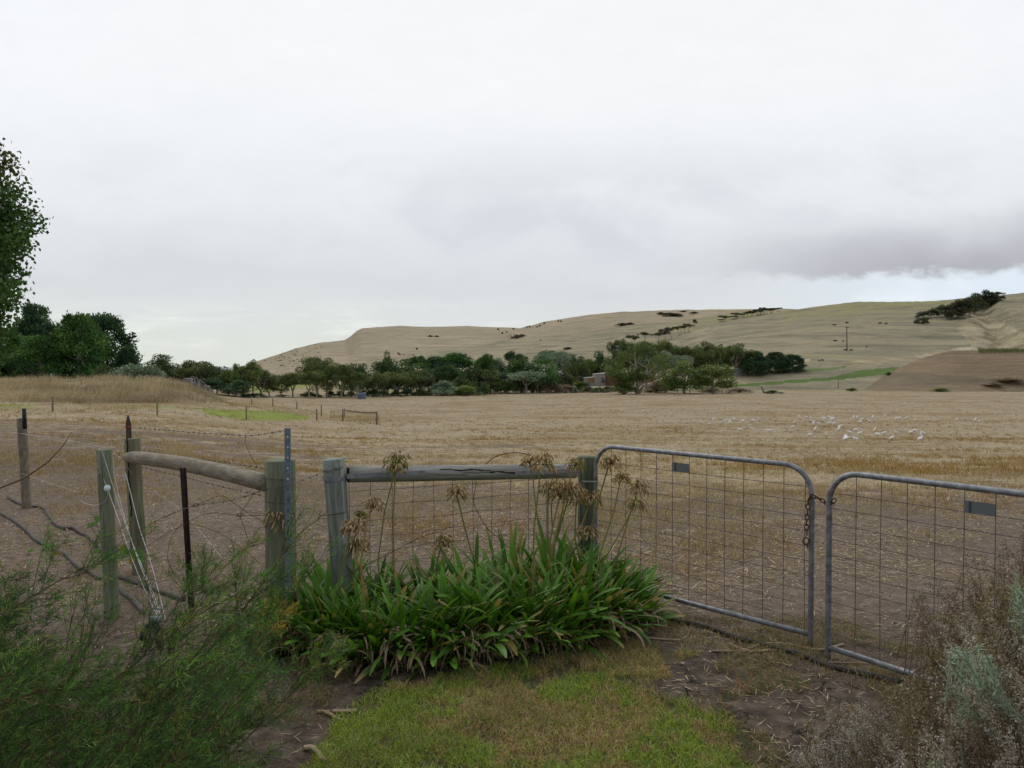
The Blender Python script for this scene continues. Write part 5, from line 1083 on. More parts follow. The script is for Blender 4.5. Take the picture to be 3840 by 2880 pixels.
def make_tree(kind, pal, seed, bark=(.44, .39, .32)):
    """a tree 10 m tall standing on the origin: returns (trunk G, crown arrays, width)"""
    r = np.random.RandomState(seed); g = G(); cl = []
    def limb(p0, p1, w0, w1, n=5, w=.25):
        ts = np.linspace(0, 1, n); p = p0+(p1-p0)*ts[:, None]+np.cumsum(r.normal(size=(n, 3)), 0)*w*.35*np.sin(ts*math.pi)[:, None]; g.tube(p, np.linspace(w0, w1, n), 6, False, bark); return p
    if kind == 'gum':
        fork = np.array([r.normal()*.3, r.normal()*.3, r.uniform(2.0, 3.2)]); limb(np.array([0, 0, -.6]), fork, .34, .24)
        for k in range(6):
            a = k*1.05+r.normal()*.25; L = r.uniform(1.6, 3.4); e = fork+np.array([math.cos(a)*L, math.sin(a)*L, r.uniform(2.2, 5.6)]); p = limb(fork, e, .15, .05, 6, .5)
            for _ in range(3): e2 = p[3]+np.array([r.normal()*1.3, r.normal()*1.3, r.uniform(.6, 2.4)]); limb(p[3], e2, .06, .02, 4); cl.append((e2, r.uniform(.75, 1.2)))
            cl.append((e, r.uniform(1.1, 1.6)))
        for _ in range(7): a = r.uniform(0, 6.28); L = r.uniform(.4, 2.3); cl.append((np.array([math.cos(a)*L, math.sin(a)*L, r.uniform(7.2, 9.3)-L*.55]), r.uniform(.8, 1.25)))
        V = crown_leaves([(c*np.array([1.12, 1.12, 1]), q*1.18) for c, q in cl], 170, .34, GRN[pal], r, .66, .3)
    elif kind == 'bush':
        limb(np.array([0, 0, -.5]), np.array([.1, 0, 4.5]), .28, .12)
        for k in range(38):
            a = r.uniform(0, 6.28); e = math.asin(r.uniform(-.05, 1)); rad_ = r.uniform(.55, 1.12)
            if k % 5 == 0: limb(np.array([0, 0, 2.0]), np.array([math.cos(a)*2.6, math.sin(a)*2.6, 3.0+3.5*r.rand()]), .12, .04, 5, .3)
            cl.append((np.array([math.cos(a)*math.cos(e)*3.3*rad_, math.sin(a)*math.cos(e)*3.3*rad_, 2.3+6.3*math.sin(e)*rad_]), r.uniform(.6, 1.45)))
        V = crown_leaves(cl, 110, .40, GRN[pal], r, .8, .4)
    elif kind == 'pine':
        limb(np.array([0, 0, -.5]), np.array([0, 0, 8.5]), .34, .08)
        for k in range(150):
            z = .6+8.9*r.rand()**.85; prof = 3.9*(math.sin(min(1, (10.2-z)/6.0)*math.pi/2))**.8*(1 if z > 2.6 else .92); a = r.uniform(0, 6.28); L = prof*r.uniform(.55, 1.0)
            c = np.array([math.cos(a)*L, math.sin(a)*L, z]); cl.append((c, r.uniform(.50, .95)))
            if k % 4 == 0: limb(np.array([0, 0, max(.8, z-1)]), c, .07, .02, 4, .1)
        V = crown_leaves([(c, q*1.2) for c, q in cl], 130, .34, GRN[pal], r, .78, .9, .6)
    elif kind == 'flat':
        for k in range(4):
            e = np.array([r.normal()*1.7, r.normal()*1.5, r.uniform(6, 8)]); p = limb(np.array([r.normal()*.3, r.normal()*.3, -.5]), e, .22, .06, 6, .6)
            for _ in range(4): c = e+np.array([r.normal()*1.4, r.normal()*1.2, r.uniform(.2, 1.5)]); limb(p[4], c, .06, .02, 3); cl.append((c*np.array([1.15, 1.15, 1]), r.uniform(1.1, 1.8)))
        V = crown_leaves(cl, 110, .42, GRN[pal], r, .5, .3)
    else:
        for k in range(26):
            a = r.uniform(0, 6.28); L = r.uniform(0, 4.0); h_ = (1-(L/4.6)**2)*r.uniform(4, 8.6); cl.append((np.array([math.cos(a)*L, math.sin(a)*L, h_]), r.uniform(1.2, 1.9)))
            g.tube([np.array([0, 0, -.3]), np.array([math.cos(a)*L*.5, math.sin(a)*L*.5, h_*.5]), np.array([math.cos(a)*L, math.sin(a)*L, h_])], [.12, .08, .03], 4, False, bark)
        V = crown_leaves(cl, 80, .46, GRN[pal], r, .85, .6, .7)
    v = V[0]; v[:, 2] = np.maximum(v[:, 2], .02); wd = np.percentile(v[:, 0], 99)-np.percentile(v[:, 0], 1); ht = np.percentile(v[:, 2], 99.5)
    return g, V, wd, ht
PROTO = {}
def proto(kind, pal, v=0):
    key = (kind, pal, v)
    if key not in PROTO:
        g, V, wd, ht = make_tree(kind, pal, 500+len(PROTO)*7)
        a = g.make('trunk', M['bark']); b = build('crown', V[0], V[1], M['leaf'], attrs={'col': V[2]})
        PROTO[key] = (a.data, b.data, wd, ht); bpy.data.objects.remove(a); bpy.data.objects.remove(b)
    return PROTO[key]
rt = np.random.RandomState(2024)
def put_tree(name, label, kind, pal, cx, top, wpx, d, cat='tree', group=None, v=0, base=None, depth=1.0, parts=True):
    """centre px, top row, width px at depth d; stands on the land"""
    x = (cx-512)/F*d; z0 = ground(x, d) if base is None else base
    h = max(zrow(top, d)-z0, .4); w_ = wpx*1.24/F*d; ta, cr, wd, ht = proto(kind, pal, v)
    root = thing(name, label, cat, (x, d, z0), group); sx = w_/wd; sz = h/ht
    root.rotation_euler.z = rt.uniform(0, 6.28) if kind not in ('gum', 'flat') else rt.choice([0, math.pi])+rt.normal()*.3
    root.scale = (sx, sx*depth, sz)
    for nm, me in (('trunk', ta), ('crown', cr)):
        o = bpy.data.objects.new(nm, me); col.objects.link(o); o.parent = root
    return root
TB = 'trees of the belt behind the paddock'
def T_(label, kind, pal, k, x, y, wz, d, v=0, name='gum_tree', group=TB):
    yb = {('c', 2065): 618, ('c', 1920): 622, ('c', 1985): 600, ('c', 1830): 606, ('d', 150): 768, ('d', 290): 762, ('d', 15): 770}.get((k, x))
    if yb is not None:
        h = hit(*Q(k, x, yb)); px, py = Q(k, x, y); return put_tree(name, label, kind, pal, px, py, wz/ZR[k][2]/3.75/1.1, float(h[1]), 'tree', group, v, base=float(h[2])-.2)
    px, py = Q(k, x, y); return put_tree(name, label, kind, pal, px, py, wz/ZR[k][2]/3.75, d, 'tree', group, v)
# left conifers behind the mound
LG = 'tall dark conifers at the left'
T_('leftmost tall dark conifer, partly behind the leafy branch at the frame edge', 'pine', 'pine', 'a', 30, 300, 380, 104, 0, 'conifer_tree', LG)
T_('tallest conifer of the left group with an airy double crown', 'pine', 'dark', 'a', 300, 105, 330, 112, 1, 'conifer_tree', LG)
T_('conifer low in front between the two tallest left ones', 'pine', 'pine', 'a', 330, 360, 330, 100, 1, 'conifer_tree', LG)
T_('broad mid-green conifer in the middle of the left group', 'pine', 'pine', 'a', 650, 180, 350, 102, 2, 'conifer_tree', LG)
T_('rounded dark conifer at the right of the left group', 'pine', 'dark', 'a', 860, 185, 370, 110, 2, 'conifer_tree', LG)
T_('low conifer tip poking out at the right foot of the left group', 'pine', 'dark', 'a', 1060, 455, 170, 104, 0, 'conifer_tree', LG)
T_('short dark conifer at the very left edge', 'pine', 'pine', 'a', -150, 420, 420, 100, 1, 'conifer_tree', LG)
T_('silvery grey-green spreading bush left of the tall grass mound top', 'shrub', 'olive', 'a', 1090, 600, 330, 98, 0, 'silver_bush', None)
T_('second silvery bush just right of the first behind the mound', 'shrub', 'olive', 'a', 1290, 622, 200, 99, 1, 'silver_bush', None)
T_('dull green bush at the foot of the left conifers', 'shrub', 'gum', 'a', 870, 600, 220, 97, 0, 'bush', None)
L1 = [(1325, 512, 220, 'bush', 'gum', 140), (1180, 575, 150, 'bush', 'bright', 135), (1440, 600, 150, 'bush', 'gum', 142), (1585, 562, 210, 'gum', 'gum', 140), (1670, 600, 190, 'bush', 'dark', 146),
      (1800, 605, 190, 'bush', 'gum', 142), (1900, 640, 160, 'bush', 'gum', 138), (1965, 585, 60, 'bush', 'gum', 160), (2010, 615, 170, 'gum', 'gumlight', 136), (1740, 700, 200, 'bush', 'dark', 134), (1960, 720, 200, 'bush', 'dark', 132)]
LL1 = ['round dark tree just right of the left conifers', 'small bright green tree behind the silvery bush', 'low tree between the round dark tree and the spreading gum', 'spreading gum behind the grey rubble heap', 'dark bushy tree just right of the spreading gum',
       'fourth bushy tree right of the rubble heap', 'low bush tree beside the sea gap', 'little tree top poking above the others at the sea gap', 'light olive gum left of the twisted gum', 'dark low tree right behind the rubble heap', 'dark low tree at the right foot of the mound']
for (x, y, wz, kd, pl, d), l in zip(L1, LL1): T_(l, kd, pl, 'a', x, y, wz, d, v=(x % 3))
L2 = [(105, 560, 150, 'gum', 'gumlight', 138, 'twisted gum with pale bare limbs in front of the headland slope'), (180, 640, 200, 'gum', 'gum', 142, 'lower gum right beside the twisted gum'), (30, 640, 180, 'bush', 'gum', 136, 'bushy gum at the left foot of the twisted gum'),
      (235, 742, 130, 'gum', 'gum', 146, 'small low gum left of the row of white-trunked gums'), (345, 680, 150, 'bush', 'gum', 148, 'first round tree at the left of the belt'), (440, 662, 150, 'gum', 'gum', 150, 'slim gum with a thin trunk second from the belt left end'),
      (565, 655, 150, 'gum', 'gum', 150, 'gum with white forked trunk under the belt'), (650, 535, 240, 'gum', 'gum', 172, 'tall domed gum above the left part of the belt'), (640, 650, 120, 'gum', 'gumlight', 154, 'small gum right of the white forked one'),
      (720, 605, 190, 'bush', 'gum', 158, 'dense round tree in the left half of the belt'), (835, 595, 170, 'gum', 'gum', 158, 'gum with a V-shaped trunk in the belt'), (925, 590, 130, 'bush', 'bright', 168, 'green tree right of the V-trunk gum'), (960, 660, 150, 'gum', 'gum', 160, 'gum left of the blue box under the belt'),
      (1020, 588, 140, 'bush', 'dark', 178, 'dark crown just left of the gap in the belt'), (1140, 655, 150, 'gum', 'gum', 168, 'leaning gum above the blue box'), (1225, 490, 120, 'bush', 'bright', 188, 'pointed top of the dense belt edge'), (1200, 560, 210, 'bush', 'bright', 180, 'bright broad tree at the left edge of the dense belt'),
      (1310, 590, 230, 'bush', 'bright', 184, 'second bright tree in the dense belt'), (1300, 655, 200, 'gum', 'gum', 176, 'gum with low crown in front of the second bright tree'), (1455, 520, 210, 'flat', 'pine', 205, 'flat green crown at the top left of the dense belt'),
      (1610, 525, 210, 'flat', 'pine', 206, 'second flat green crown along the dense belt top'), (1800, 498, 260, 'flat', 'pine', 208, 'broadest and highest flat crown of the dense belt'), (1960, 508, 190, 'flat', 'pine', 206, 'flat crown right of the broadest one'), (2040, 528, 120, 'flat', 'dark', 210, 'dark thin crown at the right end of the flat tops'),
      (1500, 640, 190, 'gum', 'gum', 182, 'grey-green gum low in the middle of the dense belt'), (1720, 600, 220, 'gum', 'bright', 192, 'gum with green clumps in front of the broad flat crown'), (1860, 690, 170, 'bush', 'bright', 188, 'fresh green low tree above the olive bushes'),
      (1640, 610, 200, 'gum', 'dark', 196, 'dark gum with a visible trunk in the dense belt'), (1900, 590, 200, 'bush', 'bright', 196, 'round bright crown at the right of the dense belt'), (2000, 640, 150, 'bush', 'gum', 194, 'grey round crown above the round clipped bush'), (1420, 600, 190, 'bush', 'dark', 200, 'dark filler crown behind the left flat tops'), (1560, 600, 200, 'bush', 'dark', 202, 'dark crown under the second flat top'), (1760, 570, 240, 'bush', 'dark', 204, 'dark crown under the broadest flat top')]
for x, y, wz, kd, pl, d, l in L2: T_(l, kd, pl, 'b', x, y, wz, d, v=(x//7 % 3))
for x, y, wz, pl, d, l in [(1680, 728, 170, 'olive', 178, 'grey-olive rounded bush at the paddock edge'), (1850, 765, 180, 'yellowgreen', 180, 'low light green bush right of the grey-olive bush'), (1770, 735, 120, 'gum', 184, 'dull bush between the grey-olive and the light green bush'), (2022, 742, 72, 'bright', 178, 'small ball-shaped clipped bush'), (560, 815, 100, 'yellowgreen', 156, 'small undergrowth bush under the white forked gum'), (350, 845, 90, 'dark', 150, 'dark undergrowth bush under the first belt tree'), (110, 830, 170, 'dark', 134, 'dark undergrowth at the foot of the twisted gum')]:
    T_(l, 'shrub', pl, 'b', x, y, wz, d, v=(x % 2), name='bush', group='bushes along the far paddock edge')
# dark low understorey individual bushes along the belt
for i in range(17):
    x = 560+i*92+rt.normal()*10; dd = np.interp(x, [560, 1500, 2100], [156, 176, 190]); T_('low tuft bush, %s from the left along the belt foot' % (['first', 'second', 'third', 'fourth', 'fifth', 'sixth', 'seventh', 'eighth', 'ninth', 'tenth', 'eleventh', 'twelfth', 'thirteenth', 'fourteenth', 'fifteenth', 'sixteenth', 'seventeenth'][i]), 'shrub', ['dark', 'gum', 'bright'][i % 3], 'b', x, np.interp(x, [560, 2100], [838, 770])-rt.uniform(0, 22), rt.uniform(70, 120), dd, i % 2, 'low_bush', 'low bushes at the foot of the belt')
L3 = [(35, 465, 120, 'bush', 'bright', 204, 'rounded green tree left of the grey-green pair'), (130, 490, 130, 'gum', 'olive', 210, 'grey-green gum left of the dark wind-shaped pine'), (240, 438, 130, 'flat', 'dark', 222, 'dark wind-shaped pine rising above the belt'), (310, 480, 170, 'bush', 'bright', 206, 'broad bright tree below the wind-shaped pine'),
      (430, 490, 240, 'bush', 'pine', 204, 'widest deep green crown above the white roofs'), (510, 440, 190, 'gum', 'olive', 228, 'grey thin-leaved tree behind the widest crown'), (330, 590, 200, 'gum', 'olive', 198, 'grey-green lower tree beside the light pole'), (200, 600, 170, 'bush', 'dark', 200, 'dark lower tree at the left of the grey-green lower tree'), (80, 580, 150, 'bush', 'gum', 198, 'lower tree behind the clipped bush'), (160, 650, 150, 'bush', 'bright', 196, 'low tree above the field gate corner'),
      (540, 570, 90, 'bush', 'gum', 214, 'small tree right of the light pole'), (640, 568, 100, 'bush', 'gum', 216, 'small grey tree in front of the white roofs'), (680, 460, 90, 'bush', 'gum', 236, 'narrow tree left of the cream shed'), (770, 480, 140, 'bush', 'dark', 232, 'dark tree behind the cream shed left end'), (740, 520, 130, 'bush', 'gum', 226, 'mid-green tree left behind the cream shed'), (905, 440, 150, 'bush', 'dark', 240, 'dark oak-like tree behind the cream shed'), (830, 500, 110, 'gum', 'gumlight', 238, 'light gum behind the cream shed'),
      (1030, 350, 100, 'flat', 'gum', 236, 'small high gum crown beside the floodlight mast'), (1135, 378, 180, 'gum', 'gum', 240, 'gum crown high behind the big pale-limbed gum'), (1250, 372, 160, 'gum', 'gum', 242, 'second gum crown behind the big pale-limbed gum'), (1390, 366, 170, 'gum', 'gum', 246, 'domed gum crown right behind the big pale-limbed gum'),
      (1050, 430, 170, 'gum', 'gum', 228, 'gum overhanging the shed roof'), (1310, 440, 200, 'gum', 'olive', 230, 'grey twiggy gum right of the big pale-limbed gum'), (1440, 470, 180, 'gum', 'olive', 232, 'pale thin crown over the front round gums'), (1540, 400, 170, 'flat', 'gum', 242, 'spreading crown between the two gum groups'),
      (1545, 520, 270, 'bush', 'gumlight', 198, 'left of the two big rounded gums standing in front'), (1760, 540, 250, 'bush', 'yellowgreen', 200, 'right of the two big rounded gums standing in front'), (1400, 640, 130, 'bush', 'dark', 206, 'dark tree between the big pale-limbed gum and the left rounded gum'),
      (1725, 372, 150, 'gum', 'gum', 252, 'tall gum with a straight pale trunk'), (1650, 440, 150, 'bush', 'gum', 250, 'bushy tree left of the tall straight gum'), (1830, 395, 120, 'bush', 'dark', 258, 'dark crown right of the tall straight gum'), (1920, 385, 170, 'gum', 'gum', 250, 'tall open gum with tan trunk beside the grey fence'), (1985, 450, 120, 'bush', 'dark', 262, 'dark small tree behind the tan-trunked gum'),
      (2065, 440, 180, 'pine', 'dark', 256, 'dark dense conifer in the right group of three'), (1080, 650, 180, 'shrub', 'gum', 190, 'low bush left of the big gum trunk'), (1180, 590, 200, 'gum', 'gumlight', 192, 'low crown in front of the big pale-limbed gum')]
for x, y, wz, kd, pl, d, l in L3: T_(l, kd, pl, 'c', x, y, wz, d, v=(x//5 % 3), name='conifer_tree' if kd == 'pine' else 'gum_tree')
T_('wide dark conifer, middle of the right group of three', 'pine', 'dark', 'd', 150, 600, 190, 258, 1, 'conifer_tree'); T_('rightmost dark spreading conifer of the group of three', 'pine', 'dark', 'd', 290, 620, 170, 256, 2, 'conifer_tree')
T_('dark conifer between the tan-trunked gum and the wide dark conifer', 'pine', 'dark', 'd', 15, 610, 90, 259, 0, 'conifer_tree')
for x, y, wz, pl, l in [(330, 665, 110, 'brownish', 'first russet saltbush from the left'), (400, 672, 120, 'brownish', 'second russet saltbush from the left'), (455, 662, 110, 'brownish', 'third russet saltbush from the left'), (510, 648, 110, 'gum', 'green bush between the russet saltbushes'), (575, 682, 120, 'brownish', 'fourth russet saltbush from the left'), (645, 692, 110, 'brownish', 'fifth russet saltbush from the left'),
                        (700, 700, 70, 'olive', 'small grey bush left of the fresh green willow bush'), (755, 665, 120, 'yellowgreen', 'fresh green willow-like bush at the paddock edge'), (825, 705, 70, 'brownish', 'small russet bush right of the willow-like bush'), (890, 712, 120, 'gum', 'low green bush in front of the green lawn'), (965, 700, 90, 'brownish', 'low russet bush left of the big gum'), (180, 700, 80, 'yellowgreen', 'low bush at the paddock corner'), (110, 712, 70, 'brownish', 'brown low bush at the paddock corner'),
                        (1330, 660, 150, 'brownish', 'russet bush between the big gum and the rounded gums'), (1290, 730, 90, 'yellowgreen', 'pale dry heap bush right of the big gum foot'), (1740, 705, 130, 'brownish', 'brown scrub at the foot of the right rounded gum'), (1960, 715, 170, 'brownish', 'brown scrub right of the rounded gums')]:
    T_(l, 'shrub', pl, 'c', x, y, wz, 205+(x % 7), v=(x//3 % 2), name='bush', group='bushes along the far paddock edge')
for x, y, wz, pl, l in [(130, 915, 120, 'bright', 'green low bush just right of the leaning far post'), (785, 895, 80, 'gum', 'small bush on the slope right of the wooden marker post'), (1510, 895, 110, 'yellowgreen', 'bright green bush low on the brown bank'), (2080, 808, 190, 'brownish', 'broad russet bush at the far right on the bank foot'), (1960, 850, 120, 'brownish', 'smaller russet bush left of the broad one'), (1085, 762, 40, 'bright', 'tiny bush on the green strip')]:
    px, py = Q('d', x, y+30); hh = hit(px, py); put_tree('bush', l, 'shrub', pl, Q('d', x, y)[0], Q('d', x, y)[1], wz/2.212/3.75, float(hh[1]), 'bush', 'bushes below the right hillside', x % 2)
# big gum with bare pale limbs
px, py = Q('c', 1190, 385); d = 190.; x = (px-512)/F*d; z0 = ground(x, d)
bigum = thing('gum_tree', 'big old gum with bare white curving limbs at the far edge of the paddock', 'tree', (x, d, z0), TB)
g = G(); r = np.random.RandomState(8); cl = []
def lz(pts, w0, w1):
    P = np.array([at(*Q('c', a, b), d+c) for a, b, c in pts]); g.tube(P, np.linspace(w0, w1, len(P)), 7, False, (.46, .40, .34)); return P
lz([(1190, 760, 0), (1180, 720, 0), (1200, 690, 0), (1240, 670, 0), (1300, 660, 0)], .55, .3); lz([(1195, 755, 0), (1230, 700, -1), (1290, 692, -2), (1300, 672, -2)], .4, .2)
lz([(1240, 670, 0), (1262, 620, 0), (1258, 560, 1), (1275, 520, 1), (1250, 470, 2)], .4, .12); lz([(1262, 620, 0), (1300, 570, -1), (1330, 540, -1)], .25, .08); lz([(1258, 560, 1), (1220, 545, 0), (1190, 520, 0)], .2, .08)
lz([(1200, 690, 0), (1172, 620, 0), (1180, 560, 0), (1165, 480, 0), (1172, 430, 0), (1165, 385, 0)], .38, .12); lz([(1240, 660, -1), (1310, 640, -2), (1360, 612, -2)], .26, .08); lz([(1230, 655, -1), (1300, 630, -1), (1370, 635, -1)], .2, .07); lz([(1180, 560, 0), (1130, 520, 0), (1090, 500, 1)], .16, .06)
g.make('trunk', M['bark'], bigum)
for (a, b, w_) in [(1080, 450, 1.7), (1040, 520, 1.8), (1120, 480, 1.6), (1230, 400, 1.7), (1290, 440, 1.8), (1350, 480, 1.8), (1330, 530, 1.6), (1400, 520, 1.5), (1020, 590, 1.7), (1080, 590, 1.6), (1160, 600, 1.5), (1040, 650, 1.5), (1120, 640, 1.5), (1200, 560, 1.2), (1330, 590, 1.4), (1380, 560, 1.4), (1130, 700, 1.3), (1060, 700, 1.2), (1220, 470, 1.2), (980, 560, 1.3), (1160, 430, 1.2)]:
    for _ in range(2): cl.append((at(*Q('c', a+r.normal()*14, b+r.normal()*14), d+r.normal()*2.4), w_*r.uniform(.55, .95)))
V = crown_leaves(cl, 210, .30, GRN['gumlight'], r, .75, 0.1); build('crown', V[0], V[1], M['leaf'], bigum, attrs={'col': V[2]})

# trees on the hills: drop a ray on the land at the foot
def hill_tree(label, kind, pal, k, x, ytop, yb, wz, v=0, name='hill_tree', group='trees on the hills', cat='tree'):
    px, pt = Q(k, x, ytop); pb = Q(k, x, yb)[1]; h = hit(px, pb); d = float(h[1])
    return put_tree(name, label, kind, pal, px, pt, wz/ZR[k][2]/3.75, d, cat, group, v, base=float(h[2])-.2)
GU = [(1155, 315, 400, 80), (1245, 290, 370, 75), (1345, 292, 370, 70), (1390, 270, 358, 70), (1445, 252, 340, 60), (1420, 262, 310, 50), (1500, 242, 320, 70), (1540, 238, 300, 60), (1570, 228, 290, 50), (1615, 198, 262, 50)]
for i, (x, y, yb, wz) in enumerate(GU): hill_tree('open wind-shaped tree, %s up the gully line on the hillside' % ORD[i], 'flat', 'scrub' if i % 2 else 'gumhill', 'c', x, y, yb, wz, i % 3)
RG = [(1840, 168, 215, 80), (1810, 195, 216, 40), (1935, 145, 195, 60), (1920, 170, 196, 60), (1990, 150, 185, 60), (2020, 138, 182, 60), (2050, 132, 178, 60), (2090, 120, 172, 60), (2140, 105, 162, 50), (2110, 130, 165, 50), (2185, 112, 155, 50)]
for i, (x, y, yb, wz) in enumerate(RG): hill_tree('dark tree, %s from the left in the row below the skyline' % ORD[i], 'flat', 'darkhill' if i % 2 else 'gumhill', 'c', x, y, yb, wz, i % 3)
for i, (x, y, yb, wz) in enumerate([(25, 240, 285, 60), (70, 238, 280, 60), (120, 232, 272, 70), (165, 228, 262, 50)]): hill_tree('tree in the skyline row, %s from its right end' % ['fourth', 'third', 'second', 'last'][i], 'flat', 'gumhill' if i % 2 else 'darkhill', 'd', x, y, yb, wz, i % 3)
RC = [(1372, 258, 310, 90), (1340, 318, 355, 70), (1390, 310, 362, 60), (1460, 235, 300, 80), (1510, 215, 310, 90), (1525, 202, 300, 60), (1560, 215, 325, 100), (1620, 190, 320, 110), (1660, 175, 300, 110), (1700, 150, 300, 110), (1680, 220, 310, 110), (1750, 135, 290, 120), (1740, 200, 300, 110), (1800, 115, 270, 110), (1790, 180, 270, 110), (1850, 98, 250, 110), (1850, 160, 240, 100), (1900, 84, 220, 100), (1905, 140, 215, 90), (1950, 110, 200, 90), (1985, 96, 170, 70), (2015, 128, 165, 50), (1610, 250, 320, 90), (1940, 150, 190, 70)]
for i, (x, y, yb, wz) in enumerate(RC):
    hill_tree('%s tree from the lower left end of the wind-bent grove above the yellow gully' % ['first', 'second', 'third', 'fourth', 'fifth', 'sixth', 'seventh', 'eighth', 'ninth', 'tenth', 'eleventh', 'twelfth', 'thirteenth', 'fourteenth', 'fifteenth', 'sixteenth', 'seventeenth', 'eighteenth', 'nineteenth', 'twentieth', 'twenty-first', 'twenty-second', 'twenty-third', 'twenty-fourth'][i], 'bush' if i < 3 or i % 2 else 'flat', ['darkhill', 'scrub', 'gumhill'][i % 3], 'd', x, y, yb+8, wz, i % 3, 'grove_tree', 'wind-bent grove above the gully')
SC = [('dark scrub patch high on the upper hill, largest', 'c', 1430, 145, 172, 90), ('dark scrub patch high on the upper hill, left tip of the largest', 'c', 1365, 142, 160, 60), ('dark scrub patch high on the upper hill, right end of the largest', 'c', 1480, 150, 172, 70), ('thin scrub line below the largest scrub patch', 'c', 1070, 222, 248, 70), ('thin scrub right of the thin scrub line', 'c', 1130, 220, 238, 60),
      ('small scrub on the skyline of the upper hill', 'c', 1535, 130, 140, 50), ('small scrub just right under the skyline', 'c', 1612, 138, 152, 55), ('round dark scrub patch on the saddle slope', 'c', 275, 312, 342, 55), ('scrub just right of the round dark saddle patch', 'c', 315, 308, 330, 45), ('small dark scrub high on the headland', 'b', 1580, 346, 362, 30), ('second small dark scrub high on the headland', 'b', 1630, 348, 364, 28),
      ('grey scrub on the slope above the belt right', 'c', 540, 432, 470, 70), ('grey scrub right of the thin-leaved tree', 'c', 660, 405, 425, 60), ('grey scrub patch between the belt and the skyline', 'c', 480, 436, 460, 60)]
for l, k, x, y, yb, wz in SC: hill_tree(l, 'shrub', 'scrub', k, x, y, yb, wz*1.1, x % 2, 'scrub_patch', 'scrub patches on the hills', 'scrub')
# dotted bushes on the headland's left slope
r = np.random.RandomState(61); k = 0
poly = [Q('b', a, b) for a, b in [(190, 560), (420, 455), (600, 420), (700, 430), (760, 520), (620, 600), (450, 610), (250, 600)]]; dots = []
while k < 90:
    a, b = r.uniform(190, 780), r.uniform(420, 610)
    if a > 480 and r.rand() < .5: continue
    p = Q('b', a, b)
    if not inpoly(np.array([p[0]]), np.array([p[1]]), poly)[0]: continue
    k += 1; dots.append((a, b))
sg, sv, sw, sh_ = make_tree('shrub', 'scrub', 990); dm = build('dot_bush', sv[0], sv[1], M['leaf'], attrs={'col': sv[2]}); dmesh = dm.data; bpy.data.objects.remove(dm)
for a, b in dots:
    p = Q('b', a, b); h = hit(*p); s = r.uniform(1.2, 2.6); o = bpy.data.objects.new('low_bush', dmesh); col.objects.link(o); o.location = (h[0], h[1], h[2]-.4); o.scale = (s/sw*1.5, s/sw*1.5, s*.55/10); o.rotation_euler.z = r.uniform(0, 6)
    tag(o, 'tiny dark bush dotted on the bare left slope of the headland', 'bush', 'tiny bushes on the headland slope')
for a, b, kk in [(1312, 498, 'b'), (1325, 505, 'b'), (1355, 505, 'b'), (1435, 507, 'b'), (1465, 458, 'b'), (450, 243, 'c'), (483, 226, 'c'), (590, 208, 'c'), (610, 210, 'c'), (430, 252, 'c'), (372, 250, 'c'), (352, 253, 'c'), (168, 296, 'c'), (200, 290, 'c'), (250, 268, 'c'), (455, 352, 'c'), (1780, 262, 'b'), (2140, 298, 'b'), (2172, 328, 'b')]:
    p = Q(kk, a, b); h = hit(p[0], p[1]+1); s = h[1]*r.uniform(1.4, 2.2)/768; o = bpy.data.objects.new('lone_bush', dmesh); col.objects.link(o); o.location = (h[0], h[1], h[2]-.3); o.scale = (s/sw, s/sw, s*1.1/10)
    tag(o, 'tiny lone dark bush standing on the open hill crest slopes', 'bush', 'lone bushes on the open hills')

# leafy tree at the left frame edge
lt = thing('leafy_tree', 'tall broad-leaved tree reaching in at the left edge, reddish at its top', 'tree', (-12.6, 16, ground(-12.6, 16)))
g = G(); r = np.random.RandomState(31); b0 = np.array(lt.location); cl = []; TT = b0+np.array([0, 0, 6.4])
g.tube([b0-[0, 0, .3], b0+[.1, 0, 2], b0+[.0, .1, 4.2], TT-[0, 0, .4]], [.20, .16, .10, .03], 9, False, (.20, .16, .12)); LV = []; tipsL = []
for (px_, py_) in [(10, 150), (22, 165), (5, 180), (30, 190), (15, 200), (34, 208), (20, 222), (40, 225), (10, 235), (28, 240), (44, 222), (18, 252), (34, 236), (6, 262), (26, 262), (12, 275), (28, 283), (8, 290), (20, 296), (25, 303), (4, 305), (14, 315), (6, 328), (16, 332), (2, 345), (10, 356), (0, 372), (14, 215), (2, 160), (24, 196), (4, 215), (36, 246), (0, 250)] + [(-25-30*r.rand(), 150+210*r.rand()) for _ in range(26)]:
    tp = at(px_-9, py_*.93+12, 16+r.normal()*.7); s = b0+np.array([0, 0, max(1.0, (tp[2]-b0[2])*.72)]); mid = (s*.5+tp*.5)+[0, 0, .12]; g.tube([s, mid, tp], [.035, .018, .005], 5, False, (.17, .13, .09)); tipsL.append(tp)
    m = 600; u_ = r.uniform(.30, 1.03, m); P = s+(tp-s)*u_[:, None]+r.normal(size=(m, 3))*(.32*(1.15-u_*.75))[:, None]; red = .6*smooth01((tp[2]-b0[2]-5.35)/.7)
    C = (np.array([.065, .13, .03])*(1-red)+np.array([.12, .085, .035])*red)*r.uniform(.6, 1.5, (m, 1)); LV.append(leaf_quads(P, rdir(m, r)+[0, 0, -.5], rdir(m, r), r.uniform(.07, .12, m), r.uniform(.05, .09, m), C))
g.make('trunk', M['bark'], lt); V = merge_np(LV); build('crown', V[0], V[1], M['leaf'], lt, attrs={'col': V[2]})

